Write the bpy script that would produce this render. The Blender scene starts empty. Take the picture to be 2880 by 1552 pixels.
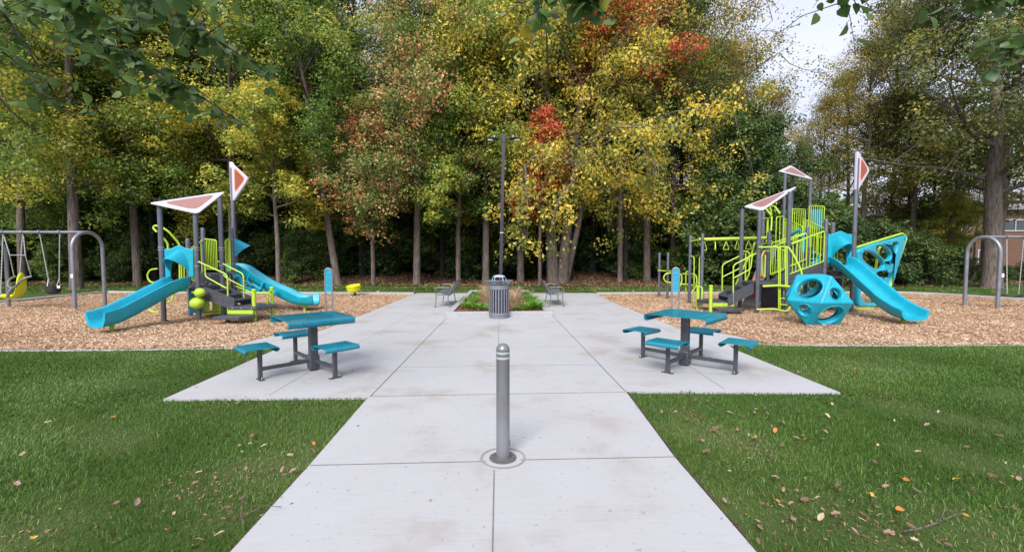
import bpy, math, random
import numpy as np
from mathutils import Vector, Matrix
R = math.radians
SC = bpy.context.scene
COL = SC.collection
# ------------------------------------------------------------------ camera, world, sun, exposure
CAMH = 1.65; F = 1230.0; CU, CV = 1440.0, 776.0; PITCH = math.atan((776-715.5)/F)
cam = bpy.data.cameras.new('camera'); camo = bpy.data.objects.new('camera', cam); COL.objects.link(camo)
cam.sensor_width = 36.0; cam.lens = 36.0*F/2880.0; cam.clip_start = 0.05; cam.clip_end = 1500
camo.location = (0, 0, CAMH); camo.rotation_euler = (R(90)-PITCH, 0, 0)
SC.camera = camo
SUN_EL, SUN_AZ = R(42), R(195)
w = bpy.data.worlds.new('World'); SC.world = w; w.use_nodes = True
nt = w.node_tree; nt.nodes.clear()
def N(nt, t, **kw):
    n = nt.nodes.new(t)
    for k, v in kw.items(): setattr(n, k, v)
    return n
wo = N(nt, 'ShaderNodeOutputWorld'); bg = N(nt, 'ShaderNodeBackground')
sky = N(nt, 'ShaderNodeTexSky', sky_type='NISHITA', sun_disc=False); sky.sun_elevation = SUN_EL; sky.sun_rotation = SUN_AZ
tc = N(nt, 'ShaderNodeTexCoord'); mp = N(nt, 'ShaderNodeMapping'); mp.inputs['Scale'].default_value = (1.2, 1.2, 3.0)
nz = N(nt, 'ShaderNodeTexNoise'); nz.inputs['Scale'].default_value = 1.6; nz.inputs['Detail'].default_value = 4
rp = N(nt, 'ShaderNodeValToRGB')
rp.color_ramp.elements[0].position = .3; rp.color_ramp.elements[0].color = (5.3, 5.7, 7.4, 1)
rp.color_ramp.elements[1].position = .7; rp.color_ramp.elements[1].color = (6.9, 7.1, 8.3, 1)
mx = N(nt, 'ShaderNodeMixRGB'); mx.inputs[0].default_value = .88
nt.links.new(tc.outputs['Generated'], mp.inputs[0]); nt.links.new(mp.outputs[0], nz.inputs[0]); nt.links.new(nz.outputs[0], rp.inputs[0])
nt.links.new(sky.outputs[0], mx.inputs[1]); nt.links.new(rp.outputs[0], mx.inputs[2]); nt.links.new(mx.outputs[0], bg.inputs[0])
bg.inputs[1].default_value = 0.055
nt.links.new(bg.outputs[0], wo.inputs[0])
sl = bpy.data.lights.new('sun', 'SUN'); so = bpy.data.objects.new('sun', sl); COL.objects.link(so)
sl.energy = 1.8; sl.angle = R(30); sl.color = (1.0, .97, .93)
so.rotation_euler = (R(90)-SUN_EL, 0, R(180)-SUN_AZ)
SC.view_settings.view_transform = 'Standard'; SC.view_settings.look = 'None'; SC.view_settings.gamma = 1
SC.view_settings.exposure = 1.55
SC.cycles.max_bounces = 6; SC.cycles.diffuse_bounces = 4; SC.cycles.glossy_bounces = 2; SC.cycles.transmission_bounces = 3
SC.cycles.transparent_max_bounces = 4; SC.cycles.use_denoising = True

# ------------------------------------------------------------------ photo pixel -> world point
sp, cp = math.sin(PITCH), math.cos(PITCH)
def ray(u, v):
    x = (u-CU)/F; y = (CV-v)/F
    return Vector((x, cp + y*sp, -sp + y*cp))
def P(u, v, Y):
    d = ray(u, v); return Vector((0, 0, CAMH)) + d*(Y/d.y)
def G(u, v, z=0.0):
    d = ray(u, v); return Vector((0, 0, CAMH)) + d*((z-CAMH)/d.z)
def crop(x0, y0, s): return lambda X, Y: (x0+X/s, y0+Y/s)
cA = crop(400, 620, 4.627); cB = crop(640, 620, 4.627); cC = crop(1840, 620, 4.627)
cD = crop(2040, 540, 3.653); cE = crop(2220, 640, 4.9575); cF = crop(2100, 400, 4.081); cL = crop(0, 640, 3.857)
vw = lambda X, Y: (X*1.11801, Y*1.11801)
def W(c, X, Y, d): u, v = c(X, Y); return P(u, v, d)
def Wp(c, X, Y, o, n):
    u, v = c(X, Y); d = ray(u, v); o0 = Vector((0, 0, CAMH)); return o0 + d*((o-o0).dot(n)/d.dot(n))

# ------------------------------------------------------------------ materials
MATS = {}
def mat(name, col, rough=.5, metal=0, var=0.0, vscale=8, bump=0.0, bscale=60, spec=.5, col2=None, coat=0):
    if name in MATS: return MATS[name]
    m = bpy.data.materials.new(name); m.use_nodes = True; nt = m.node_tree
    b = nt.nodes['Principled BSDF']; b.inputs['Roughness'].default_value = rough; b.inputs['Metallic'].default_value = metal
    b.inputs['Base Color'].default_value = (*col, 1); b.inputs['Specular IOR Level'].default_value = spec
    b.inputs['Coat Weight'].default_value = coat
    tc = N(nt, 'ShaderNodeTexCoord')
    if var or col2:
        nz = N(nt, 'ShaderNodeTexNoise'); nz.inputs['Scale'].default_value = vscale; nz.inputs['Detail'].default_value = 6; nz.inputs['Roughness'].default_value = .65
        r = N(nt, 'ShaderNodeValToRGB'); e = r.color_ramp.elements
        e[0].position = .32; e[1].position = .68
        c1 = col2 if col2 else tuple(c*(1-var) for c in col); e[0].color = (*c1, 1)
        e[1].color = (*(col if col2 else tuple(min(1, c*(1+var)) for c in col)), 1)
        nt.links.new(tc.outputs['Object'], nz.inputs[0]); nt.links.new(nz.outputs[0], r.inputs[0]); nt.links.new(r.outputs[0], b.inputs['Base Color'])
        mr = N(nt, 'ShaderNodeMapRange'); mr.inputs[3].default_value = max(.05, rough-.08); mr.inputs[4].default_value = min(1, rough+.1)
        nt.links.new(nz.outputs[0], mr.inputs[0]); nt.links.new(mr.outputs[0], b.inputs['Roughness'])
    if bump:
        n2 = N(nt, 'ShaderNodeTexNoise'); n2.inputs['Scale'].default_value = bscale; n2.inputs['Detail'].default_value = 5
        bp = N(nt, 'ShaderNodeBump'); bp.inputs['Strength'].default_value = bump; bp.inputs['Distance'].default_value = .01
        nt.links.new(tc.outputs['Object'], n2.inputs[0]); nt.links.new(n2.outputs[0], bp.inputs['Height']); nt.links.new(bp.outputs[0], b.inputs['Normal'])
    MATS[name] = m; return m
M_TEAL = mat('slide_plastic', (.003, .315, .435), .40, var=.13, vscale=5, bump=.06, bscale=25)
M_TTEAL = mat('coated_teal_metal', (.004, .19, .27), .32, var=.12, vscale=9, coat=.3)
M_LIME = mat('lime_coated_steel', (.38, .56, .035), .4, var=.08, vscale=6)
M_YEL = mat('yellow_green_plastic', (.58, .66, .01), .4, var=.08, vscale=5)
M_POST = mat('grey_coated_post', (.115, .12, .15), .38, metal=.35, var=.12, vscale=5, bump=.05, bscale=180)
M_GAL = mat('galvanised_pipe', (.23, .24, .28), .42, metal=.5, var=.15, vscale=6, bump=.05, bscale=120)
M_DECK = mat('deck_coated_steel', (.050, .052, .066), .55, var=.25, vscale=12, bump=.2, bscale=150)
M_WHITE = mat('pale_roof_plastic', (.49, .47, .56), .45, var=.05, vscale=4)
M_SALM = mat('salmon_panel', (.30, .15, .13), .4, var=.06, vscale=4)
M_RUST = mat('rust_panel', (.27, .07, .03), .4, var=.1, vscale=6)
M_ORNG = mat('orange_edge', (.85, .22, .08), .4)
M_CHAIN = mat('chain_zinc', (.42, .43, .43), .45, metal=.4, var=.2, vscale=60)
M_BLACK = mat('black_rubber', (.012, .012, .014), .6, var=.2)
M_TABLEG = mat('dark_grey_frame', (.052, .052, .064), .4, var=.15, vscale=12)
M_BENCH = mat('grey_bench_steel', (.15, .155, .175), .42, metal=.2, var=.1)
M_CAN = mat('grey_bin_steel', (.19, .195, .22), .42, metal=.2, var=.1)
M_BOLL = mat('brushed_bollard_paint', (.235, .235, .255), .36, metal=.55, var=.14, vscale=3, bump=.03, bscale=90)
M_REFL = mat('reflective_band', (.34, .38, .385), .35)
M_LAMP = mat('lamp_post_paint', (.022, .024, .034), .45, var=.15)
M_GLASS = mat('lamp_lens', (.55, .57, .6), .25)
M_STICK = mat('white_sticker', (.75, .75, .78), .5)
M_SIGN = mat('sign_face_blue', (.01, .33, .47), .4, var=.03)
M_TXT = mat('sign_lettering', (.01, .07, .12), .6)
M_CONC2 = mat('kerb_concrete', (.35, .345, .35), .85, var=.14, vscale=7, bump=.25, bscale=80)
M_GREYP = mat('engraved_panel_grey', (.20, .19, .21), .6, var=.1)
M_CHAR = mat('charcoal_panel', (.018, .018, .024), .6)
M_HOLD = mat('climb_hold', (.55, .10, .03), .5)
M_BOLT = mat('bolt_head', (.55, .55, .55), .35, metal=.6)

def bark(name, c1, c2):
    m = bpy.data.materials.new(name); m.use_nodes = True; nt = m.node_tree; b = nt.nodes['Principled BSDF']; b.inputs['Roughness'].default_value = .9
    tc = N(nt, 'ShaderNodeTexCoord'); mp = N(nt, 'ShaderNodeMapping'); mp.inputs['Scale'].default_value = (9, 9, 1.1)
    nz = N(nt, 'ShaderNodeTexNoise'); nz.inputs['Scale'].default_value = 2.2; nz.inputs['Detail'].default_value = 8; nz.inputs['Roughness'].default_value = .7
    r = N(nt, 'ShaderNodeValToRGB'); r.color_ramp.elements[0].position = .36; r.color_ramp.elements[1].position = .62
    r.color_ramp.elements[0].color = (*c1, 1); r.color_ramp.elements[1].color = (*c2, 1)
    bp = N(nt, 'ShaderNodeBump'); bp.inputs['Strength'].default_value = .9; bp.inputs['Distance'].default_value = .05
    L = nt.links.new
    L(tc.outputs['Object'], mp.inputs[0]); L(mp.outputs[0], nz.inputs[0]); L(nz.outputs[0], r.inputs[0]); L(r.outputs[0], b.inputs['Base Color'])
    L(nz.outputs[0], bp.inputs['Height']); L(bp.outputs[0], b.inputs['Normal']); return m
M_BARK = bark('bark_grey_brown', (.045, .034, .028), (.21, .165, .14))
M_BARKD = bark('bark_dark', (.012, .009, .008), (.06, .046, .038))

def leafmat(name, stops, trans=.38, gloss=.35):
    m = bpy.data.materials.new(name); m.use_nodes = True; nt = m.node_tree; L = nt.links.new
    b = nt.nodes['Principled BSDF']; out = nt.nodes['Material Output']
    b.inputs['Roughness'].default_value = .45; b.inputs['Specular IOR Level'].default_value = gloss
    a1 = N(nt, 'ShaderNodeAttribute', attribute_name='tint'); a2 = N(nt, 'ShaderNodeAttribute', attribute_name='clus')
    oi = N(nt, 'ShaderNodeObjectInfo')
    m1 = N(nt, 'ShaderNodeMath', operation='MULTIPLY'); m1.inputs[1].default_value = .42; L(a1.outputs['Fac'], m1.inputs[0])
    m2 = N(nt, 'ShaderNodeMath', operation='MULTIPLY_ADD'); m2.inputs[1].default_value = .5; L(a2.outputs['Fac'], m2.inputs[0]); L(m1.outputs[0], m2.inputs[2])
    m3 = N(nt, 'ShaderNodeMath', operation='MULTIPLY_ADD'); m3.inputs[1].default_value = .12; L(oi.outputs['Random'], m3.inputs[0]); L(m2.outputs[0], m3.inputs[2])
    r = N(nt, 'ShaderNodeValToRGB'); e = r.color_ramp.elements
    while len(e) < len(stops): e.new(.5)
    for i, (p, c) in enumerate(stops): e[i].position = p; e[i].color = (*c, 1)
    L(m3.outputs[0], r.inputs[0]); L(r.outputs[0], b.inputs['Base Color'])
    t = N(nt, 'ShaderNodeBsdfTranslucent'); L(r.outputs[0], t.inputs[0])
    ms = N(nt, 'ShaderNodeMixShader'); ms.inputs[0].default_value = trans
    L(b.outputs[0], ms.inputs[1]); L(t.outputs[0], ms.inputs[2]); L(ms.outputs[0], out.inputs[0]); return m
GRN, GR2, YG, YEL, ORG = (.045, .085, .016), (.085, .15, .025), (.25, .29, .035), (.62, .46, .035), (.52, .23, .09)
L_YG = leafmat('leaf_yellow_green', [(.18, (.11, .18, .035)), (.4, (.25, .33, .06)), (.6, (.50, .50, .09)), (.82, (.80, .63, .09))], .45)
L_GY = leafmat('leaf_green_some_yellow', [(.2, (.09, .165, .033)), (.5, (.18, .29, .055)), (.72, (.36, .42, .075)), (.9, (.62, .52, .07))], .45)
L_DG = leafmat('leaf_dark_green', [(.2, (.038, .075, .022)), (.6, (.085, .145, .038)), (.9, (.19, .24, .05))], .35, .35)
L_UN = leafmat('leaf_understory', [(.2, (.05, .11, .035)), (.6, (.12, .20, .05)), (.85, (.27, .34, .06)), (.97, (.55, .46, .06))], .42, .4)
L_OR = leafmat('leaf_orange_over_green', [(.3, (.10, .17, .035)), (.58, (.20, .29, .06)), (.68, (.58, .42, .18)), (.84, (.78, .38, .19)), (.98, (.72, .15, .08))], .42)
L_RD = leafmat('leaf_red', [(.15, (.20, .16, .05)), (.35, (.55, .11, .05)), (.6, (.78, .17, .09)), (.95, (.80, .34, .13))], .42)
L_YL = leafmat('leaf_bright_yellow', [(.2, (.13, .18, .035)), (.42, (.33, .37, .07)), (.58, (.78, .60, .10)), (.9, (.95, .70, .09))], .45)
L_OL = leafmat('leaf_golden_olive', [(.2, (.12, .14, .04)), (.45, (.27, .26, .06)), (.7, (.5, .38, .07)), (.9, (.66, .40, .05))])
L_OK = leafmat('leaf_grey_green', [(.2, (.075, .105, .035)), (.5, (.16, .20, .06)), (.8, (.32, .32, .08)), (.97, (.5, .36, .06))], .42, .4)
L_NEAR = leafmat('leaf_broad_green', [(.1, (.055, .115, .03)), (.6, (.11, .19, .05)), (.9, (.17, .26, .06)), (.98, (.5, .38, .04))], .42, .5)
L_DRY = leafmat('leaf_dry', [(.1, (.07, .038, .025)), (.4, (.19, .11, .065)), (.7, (.33, .21, .12)), (.88, (.48, .24, .07)), (.97, (.62, .45, .06))], .1, .3)
L_GRASS = leafmat('grass_blade', [(.1, (.028, .074, .010)), (.42, (.072, .158, .021)), (.68, (.14, .24, .045)), (.93, (.31, .37, .16))], .35, .3)
L_CHIP = leafmat('wood_chip', [(.08, (.19, .105, .06)), (.3, (.38, .245, .15)), (.58, (.52, .365, .24)), (.92, (.70, .56, .42))], 0, .2)
L_MULCH = leafmat('mulch_chip', [(.1, (.09, .035, .02)), (.5, (.24, .10, .05)), (.9, (.42, .24, .13))], 0, .2)
L_TAN = leafmat('tan_grass', [(.1, (.30, .19, .10)), (.6, (.55, .42, .26)), (.95, (.72, .62, .45))], .35, .2)
L_LILY = leafmat('lily_leaf', [(.1, (.07, .18, .02)), (.6, (.16, .34, .04)), (.95, (.35, .50, .10))], .35, .4)

# ------------------------------------------------------------------ object helpers
def tag(o, label=None, cat=None, group=None, kind=None):
    if label: o['label'] = label
    if cat: o['category'] = cat
    if group: o['group'] = group
    if kind: o['kind'] = kind
    return o
def thing(name, label, cat, loc=(0, 0, 0), rotz=0, group=None):
    o = bpy.data.objects.new(name, None); COL.objects.link(o); o.location = loc; o.rotation_euler = (0, 0, rotz); o.empty_display_size = .2
    return tag(o, label, cat, group)
def npmesh(name, V, Fq, tint=None, clus=None, smooth=False):
    V = np.asarray(V, np.float32); Fq = np.asarray(Fq, np.int32); n, k = Fq.shape
    me = bpy.data.meshes.new(name); me.vertices.add(len(V)); me.vertices.foreach_set('co', V.ravel())
    me.loops.add(n*k); me.loops.foreach_set('vertex_index', Fq.ravel())
    me.polygons.add(n); me.polygons.foreach_set('loop_start', np.arange(0, n*k, k, dtype=np.int32))
    me.update(calc_edges=True)
    for nm, arr in (('tint', tint), ('clus', clus)):
        if arr is not None:
            a = me.attributes.new(nm, 'FLOAT', 'FACE'); a.data.foreach_set('value', np.asarray(arr, np.float32))
    if smooth: me.shade_smooth()
    return me
def link(name, me, m, parent=None, inv=True):
    o = bpy.data.objects.new(name, me); COL.objects.link(o)
    if m is not None and not me.materials: me.materials.append(m)
    if parent is not None:
        o.parent = parent
        if inv: o.matrix_parent_inverse = Matrix.Translation(parent.location).to_4x4().inverted() if not any(parent.rotation_euler) else (Matrix.Translation(parent.location) @ parent.rotation_euler.to_matrix().to_4x4()).inverted()
    return o
class MB:
    """collects shapes into one mesh, coordinates in world unless inv=False"""
    def __init__(s): s.v = []; s.f = []
    def add(s, vs, fs):
        b = len(s.v); s.v += [tuple(p) for p in vs]; s.f += [tuple(i+b for i in q) for q in fs]
    def box(s, c, size, rz=0, M=None, bev=0.0):
        hx, hy, hz = size[0]/2, size[1]/2, size[2]/2
        M = M or Matrix.Rotation(rz, 3, 'Z'); c = Vector(c); b = min(bev, hx*.9, hy*.9, hz*.9)
        if b <= 0:
            vs = [c + M @ Vector((x*hx, y*hy, z*hz)) for z in (-1, 1) for y in (-1, 1) for x in (-1, 1)]
            s.add(vs, [(0, 2, 3, 1), (4, 5, 7, 6), (0, 1, 5, 4), (2, 6, 7, 3), (0, 4, 6, 2), (1, 3, 7, 5)]); return
        vs = []; idx = {}
        for z in (-1, 1):
            for y in (-1, 1):
                for x in (-1, 1):
                    for a in range(3):
                        h = [hx, hy, hz]; q = [x*(h[0]-b*(a != 0)), y*(h[1]-b*(a != 1)), z*(h[2]-b*(a != 2))]
                        idx[(x, y, z, a)] = len(vs); vs.append(c + M @ Vector(q))
        fs = []
        for a in range(3):
            o1, o2 = [i for i in range(3) if i != a]
            for sg in (-1, 1):
                q = []
                for (p1, p2) in ((-1, -1), (1, -1), (1, 1), (-1, 1)):
                    t = [0, 0, 0]; t[a] = sg; t[o1] = p1; t[o2] = p2; q.append(idx[(*t, a)])
                fs.append(q)
        for a in range(3):
            o1, o2 = [i for i in range(3) if i != a]
            for p1 in (-1, 1):
                for p2 in (-1, 1):
                    q = []
                    for (sg, ax) in ((-1, o1), (-1, o2), (1, o2), (1, o1)):
                        t = [0, 0, 0]; t[a] = sg; t[o1] = p1; t[o2] = p2; q.append(idx[(*t, ax)])
                    fs.append(q)
        for x in (-1, 1):
            for y in (-1, 1):
                for z in (-1, 1): fs.append([idx[(x, y, z, a)] for a in range(3)])
        s.add(vs, fs)
    def beam(s, a, b, wd, ht, bev=.004, up=Vector((0, 0, 1))):
        a = Vector(a); b = Vector(b); x = (b-a); L = x.length; x.normalize(); y = up.cross(x)
        if y.length < 1e-3: y = Vector((0, 1, 0))
        y.normalize(); z = x.cross(y); M = Matrix((x, y, z)).transposed(); s.box((a+b)/2, (L, wd, ht), M=M, bev=bev)
    def tube(s, pts, r, seg=10, cap=True, closed=False, rr=None):
        pts = [Vector(p) for p in pts]; n = len(pts); rings = []; pu = None
        for i, p in enumerate(pts):
            if closed: t = pts[(i+1) % n]-pts[i-1]
            else: t = pts[min(i+1, n-1)]-pts[max(i-1, 0)]
            t.normalize()
            if pu is None:
                pu = Vector((0, 0, 1)) if abs(t.z) < .9 else Vector((1, 0, 0))
            pu = (pu - t*pu.dot(t))
            if pu.length < 1e-4: pu = t.orthogonal()
            pu.normalize(); q = t.cross(pu); rad = rr[i] if rr else r
            rings.append([p + (pu*math.cos(a)+q*math.sin(a))*rad for a in [2*math.pi*k/seg for k in range(seg)]])
        vs = [v for rg in rings for v in rg]; fs = []
        m = n if closed else n-1
        for i in range(m):
            for k in range(seg):
                a = i*seg+k; b = i*seg+(k+1) % seg; c = ((i+1) % n)*seg+(k+1) % seg; d = ((i+1) % n)*seg+k
                fs.append((a, b, c, d))
        if cap and not closed: fs.append(tuple(range(seg))[::-1]); fs.append(tuple((n-1)*seg+k for k in range(seg)))
        s.add(vs, fs)
    def lathe(s, prof, c, seg=32, M=None):
        c = Vector(c); M = M or Matrix.Identity(3); vs = []; fs = []; n = len(prof)
        for (r, z) in prof:
            for k in range(seg):
                a = 2*math.pi*k/seg; vs.append(c + M @ Vector((max(r, 1e-5)*math.cos(a), max(r, 1e-5)*math.sin(a), z)))
        for i in range(n-1):
            for k in range(seg): fs.append((i*seg+k, i*seg+(k+1) % seg, (i+1)*seg+(k+1) % seg, (i+1)*seg+k))
        s.add(vs, fs)
    def grid(s, rows, closed=False, thick=0):
        n, m = len(rows), len(rows[0]); vs = [Vector(p) for r in rows for p in r]; fs = []
        for i in range(n-1):
            for k in range(m-1): fs.append((i*m+k, i*m+k+1, (i+1)*m+k+1, (i+1)*m+k))
        s.add(vs, fs)
    def build(s, name, m, parent=None, smooth=True, solid=0, sub=0, ang=40):
        me = bpy.data.meshes.new(name); me.from_pydata(s.v, [], s.f); me.update()
        if solid or sub:
            o = bpy.data.objects.new('tmp', me); COL.objects.link(o)
            if solid:
                md = o.modifiers.new('s', 'SOLIDIFY'); md.thickness = solid; md.offset = 0
            if sub:
                md = o.modifiers.new('u', 'SUBSURF'); md.levels = sub; md.render_levels = sub
            dg = bpy.context.evaluated_depsgraph_get(); me2 = bpy.data.meshes.new_from_object(o.evaluated_get(dg)); bpy.data.objects.remove(o); me = me2; me.name = name
        if smooth: me.shade_smooth(); me.set_sharp_from_angle(angle=R(ang))
        me.materials.clear(); me.materials.append(m)
        return link(name, me, m, parent)
def arc_corner(pts, rad, n=5, closed=False):
    """round the corners of a polyline"""
    pts = [Vector(p) for p in pts]; out = []; N_ = len(pts)
    rng = range(N_) if closed else range(1, N_-1)
    if not closed: out.append(pts[0])
    for i in rng:
        p = pts[i]; a = pts[i-1]; b = pts[(i+1) % N_]
        da = (a-p); db = (b-p); r = min(rad, da.length*.48, db.length*.48); da.normalize(); db.normalize()
        s0 = p+da*r; s1 = p+db*r
        for k in range(n+1):
            t = k/n; out.append(s0*(1-t)**2 + p*2*t*(1-t) + s1*t*t)
    if not closed: out.append(pts[-1])
    return out
def plate(name, m, parent, outer, holes=(), thick=.03, bev=.006, origin=None, xa=None, ya=None, mats=None):
    """flat plate with holes: points are 3D points lying in one plane given by origin and axes"""
    xa = xa.normalized(); na = xa.cross(ya).normalized(); ya = na.cross(xa)
    cu = bpy.data.curves.new(name, 'CURVE'); cu.dimensions = '2D'; cu.fill_mode = 'BOTH'
    cu.extrude = max(thick/2-bev, .0005); cu.bevel_depth = bev; cu.bevel_resolution = 2; cu.offset = -bev
    for loop in [outer]+list(holes):
        s = cu.splines.new('POLY'); s.points.add(len(loop)-1); s.use_cyclic_u = True
        for i, p in enumerate(loop):
            d = Vector(p)-origin; s.points[i].co = (d.dot(xa), d.dot(ya), 0, 1)
    o = bpy.data.objects.new('tmp', cu); COL.objects.link(o)
    dg = bpy.context.evaluated_depsgraph_get(); me = bpy.data.meshes.new_from_object(o.evaluated_get(dg)); bpy.data.objects.remove(o)
    M = Matrix((xa, ya, na)).transposed().to_4x4(); M.translation = origin; me.transform(M)
    me.materials.clear(); me.materials.append(m); me.shade_smooth(); me.set_sharp_from_angle(angle=R(35)); me.name = name
    return link(name, me, m, parent)
def post(parent, x, y, z, r=.055, m=None, name='post', z0=0, cap=True):
    b = MB(); pr = [(r, z0), (r, z-r*.8)]
    if cap: pr += [(r*math.cos(a), z-r*.8+r*.8*math.sin(a)) for a in [R(k) for k in (20, 40, 60, 80, 90)]]
    else: pr += [(r, z), (0, z)]
    b.lathe(pr, (x, y, 0), 16); return b.build(name, m or M_POST, parent)
class Clamps:
    def __init__(s, m, parent): s.m = m; s.p = parent
def collar(c, x, y, z, r=.066, h=.035):
    b = MB(); b.lathe([(r*.8, z-h/2), (r, z-h/2), (r, z+h/2), (r*.8, z+h/2)], (x, y, 0), 14); b.build('clamp', c.m, c.p)
def text(parent, s, origin, xa, ya, size, m, name='lettering', align='CENTER'):
    cu = bpy.data.curves.new(name, 'FONT'); cu.body = s; cu.size = size; cu.align_x = align; cu.extrude = .001
    o = bpy.data.objects.new('tmp', cu); COL.objects.link(o)
    dg = bpy.context.evaluated_depsgraph_get(); me = bpy.data.meshes.new_from_object(o.evaluated_get(dg)); bpy.data.objects.remove(o)
    xa = xa.normalized(); na = xa.cross(ya).normalized(); ya = na.cross(xa)
    M = Matrix((xa, ya, na)).transposed().to_4x4(); M.translation = origin; me.transform(M); me.materials.clear(); me.name = name
    return link(name, me, m, parent)
def inpoly(px, py, poly):
    inside = np.zeros(len(px), bool); n = len(poly)
    for i in range(n):
        x1, y1 = poly[i][:2]; x2, y2 = poly[i-1][:2]
        c = ((y1 > py) != (y2 > py)) & (px < (x2-x1)*(py-y1)/((y2-y1) if y2 != y1 else 1e-9)+x1)
        inside ^= c
    return inside

# ------------------------------------------------------------------ ground layout
def g2(u, v): p = G(u, v); return (p.x, p.y)
chipsL = [g2(*q) for q in [(-260, 992), (0, 987), (300, 986), (657, 981), (690, 968), (728, 957), (771, 949), (830, 946), (888, 938), (955, 913), (1060, 871), (1166, 828)]] + [g2(640, 826), (-14.3, 18.3), g2(305, 823.5), g2(150, 838), g2(8.6, 852), g2(-300, 884)]
chipsR = [g2(*q) for q in [(1676, 828), (1720, 851), (1819, 890), (1926, 932), (2001, 937), (2066, 946), (2110, 957), (2142, 969), (2200, 972), (2500, 973), (2880, 972), (3200, 972)]] + [g2(3250, 858), g2(2880, 845), g2(2629, 829), g2(2530, 825), g2(2100, 826)]
plaza = [g2(650, 1560), g2(540, 1702), g2(2240, 1702), g2(2121, 1555), g2(1897, 1292), g2(1761, 1106), g2(2364, 1109), g2(2180, 1033), g2(2064, 985), g2(2050, 974), g2(2142, 969)] + \
        [g2(*q) for q in [(2066, 946), (2001, 937), (1926, 932), (1819, 890), (1720, 851), (1676, 827)]] + [g2(1670, 825.5), g2(1172, 825.5)] + \
        [g2(*q) for q in [(1166, 828), (1060, 871), (955, 913), (888, 938), (830, 946), (771, 949), (728, 957), (690, 968), (657, 981), (781, 984), (716, 1012), (459, 1128), (1035, 1123), (868, 1318)]]
FY = 23.2   # forest edge
def sheet(name, poly, z, m, kind='structure', thick=0, label=None):
    b = MB(); n = len(poly)
    area = sum(poly[i][0]*poly[(i+1) % n][1]-poly[(i+1) % n][0]*poly[i][1] for i in range(n))
    if area < 0: poly = poly[::-1]
    me = bpy.data.meshes.new(name)
    if thick:
        vs = [(x, y, z) for x, y in poly]+[(x, y, z-thick) for x, y in poly]
        fs = [tuple(range(n))]+[(i, n+i, n+(i+1) % n, (i+1) % n) for i in range(n)]
    else: vs = [(x, y, z) for x, y in poly]; fs = [tuple(range(n))]
    me.from_pydata(vs, [], fs); me.update()
    import bmesh
    bm = bmesh.new(); bm.from_mesh(me); bmesh.ops.triangulate(bm, faces=[f for f in bm.faces if len(f.verts) > 4]); bm.to_mesh(me); bm.free()
    o = link(name, me, m); o['kind'] = kind
    if label: o['label'] = label
    return o
def ground_mat(name, stops, s1, s2, bump=.5, bs=40, mix=.5):
    m = bpy.data.materials.new(name); m.use_nodes = True; nt = m.node_tree; L = nt.links.new; b = nt.nodes['Principled BSDF']; b.inputs['Roughness'].default_value = .92
    b.inputs['Specular IOR Level'].default_value = .2
    tc = N(nt, 'ShaderNodeTexCoord'); n1 = N(nt, 'ShaderNodeTexNoise'); n1.inputs['Scale'].default_value = s1; n1.inputs['Detail'].default_value = 5
    n2 = N(nt, 'ShaderNodeTexNoise'); n2.inputs['Scale'].default_value = s2; n2.inputs['Detail'].default_value = 6; n2.inputs['Roughness'].default_value = .75
    mm = N(nt, 'ShaderNodeMixRGB'); mm.inputs[0].default_value = mix; r = N(nt, 'ShaderNodeValToRGB'); e = r.color_ramp.elements
    while len(e) < len(stops): e.new(.5)
    for i, (p, c) in enumerate(stops): e[i].position = p; e[i].color = (*c, 1)
    L(tc.outputs['Object'], n1.inputs[0]); L(tc.outputs['Object'], n2.inputs[0]); L(n1.outputs[0], mm.inputs[1]); L(n2.outputs[0], mm.inputs[2]); L(mm.outputs[0], r.inputs[0]); L(r.outputs[0], b.inputs['Base Color'])
    n3 = N(nt, 'ShaderNodeTexNoise'); n3.inputs['Scale'].default_value = bs; n3.inputs['Detail'].default_value = 4
    bp = N(nt, 'ShaderNodeBump'); bp.inputs['Strength'].default_value = bump; bp.inputs['Distance'].default_value = .02
    L(tc.outputs['Object'], n3.inputs[0]); L(n3.outputs[0], bp.inputs['Height']); L(bp.outputs[0], b.inputs['Normal']); return m
M_LAWN = ground_mat('lawn_soil_green', [(.3, (.028, .045, .012)), (.48, (.05, .085, .018)), (.6, (.085, .105, .03)), (.74, (.14, .105, .06))], .8, 30, .8, 90)
M_LITTER = ground_mat('leaf_litter', [(.3, (.035, .022, .015)), (.5, (.13, .08, .05)), (.68, (.28, .18, .11))], 1.2, 16, 1, 25, .65)
M_CHIPG = ground_mat('wood_chip_bed', [(.28, (.14, .07, .04)), (.45, (.36, .21, .12)), (.6, (.54, .35, .21)), (.75, (.66, .47, .31))], 3, 26, 1, 35, .75)
M_MULCH = ground_mat('mulch_bed', [(.3, (.05, .02, .012)), (.55, (.17, .075, .04)), (.75, (.30, .17, .10))], 6, 45, 1, 60, .6)
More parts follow.
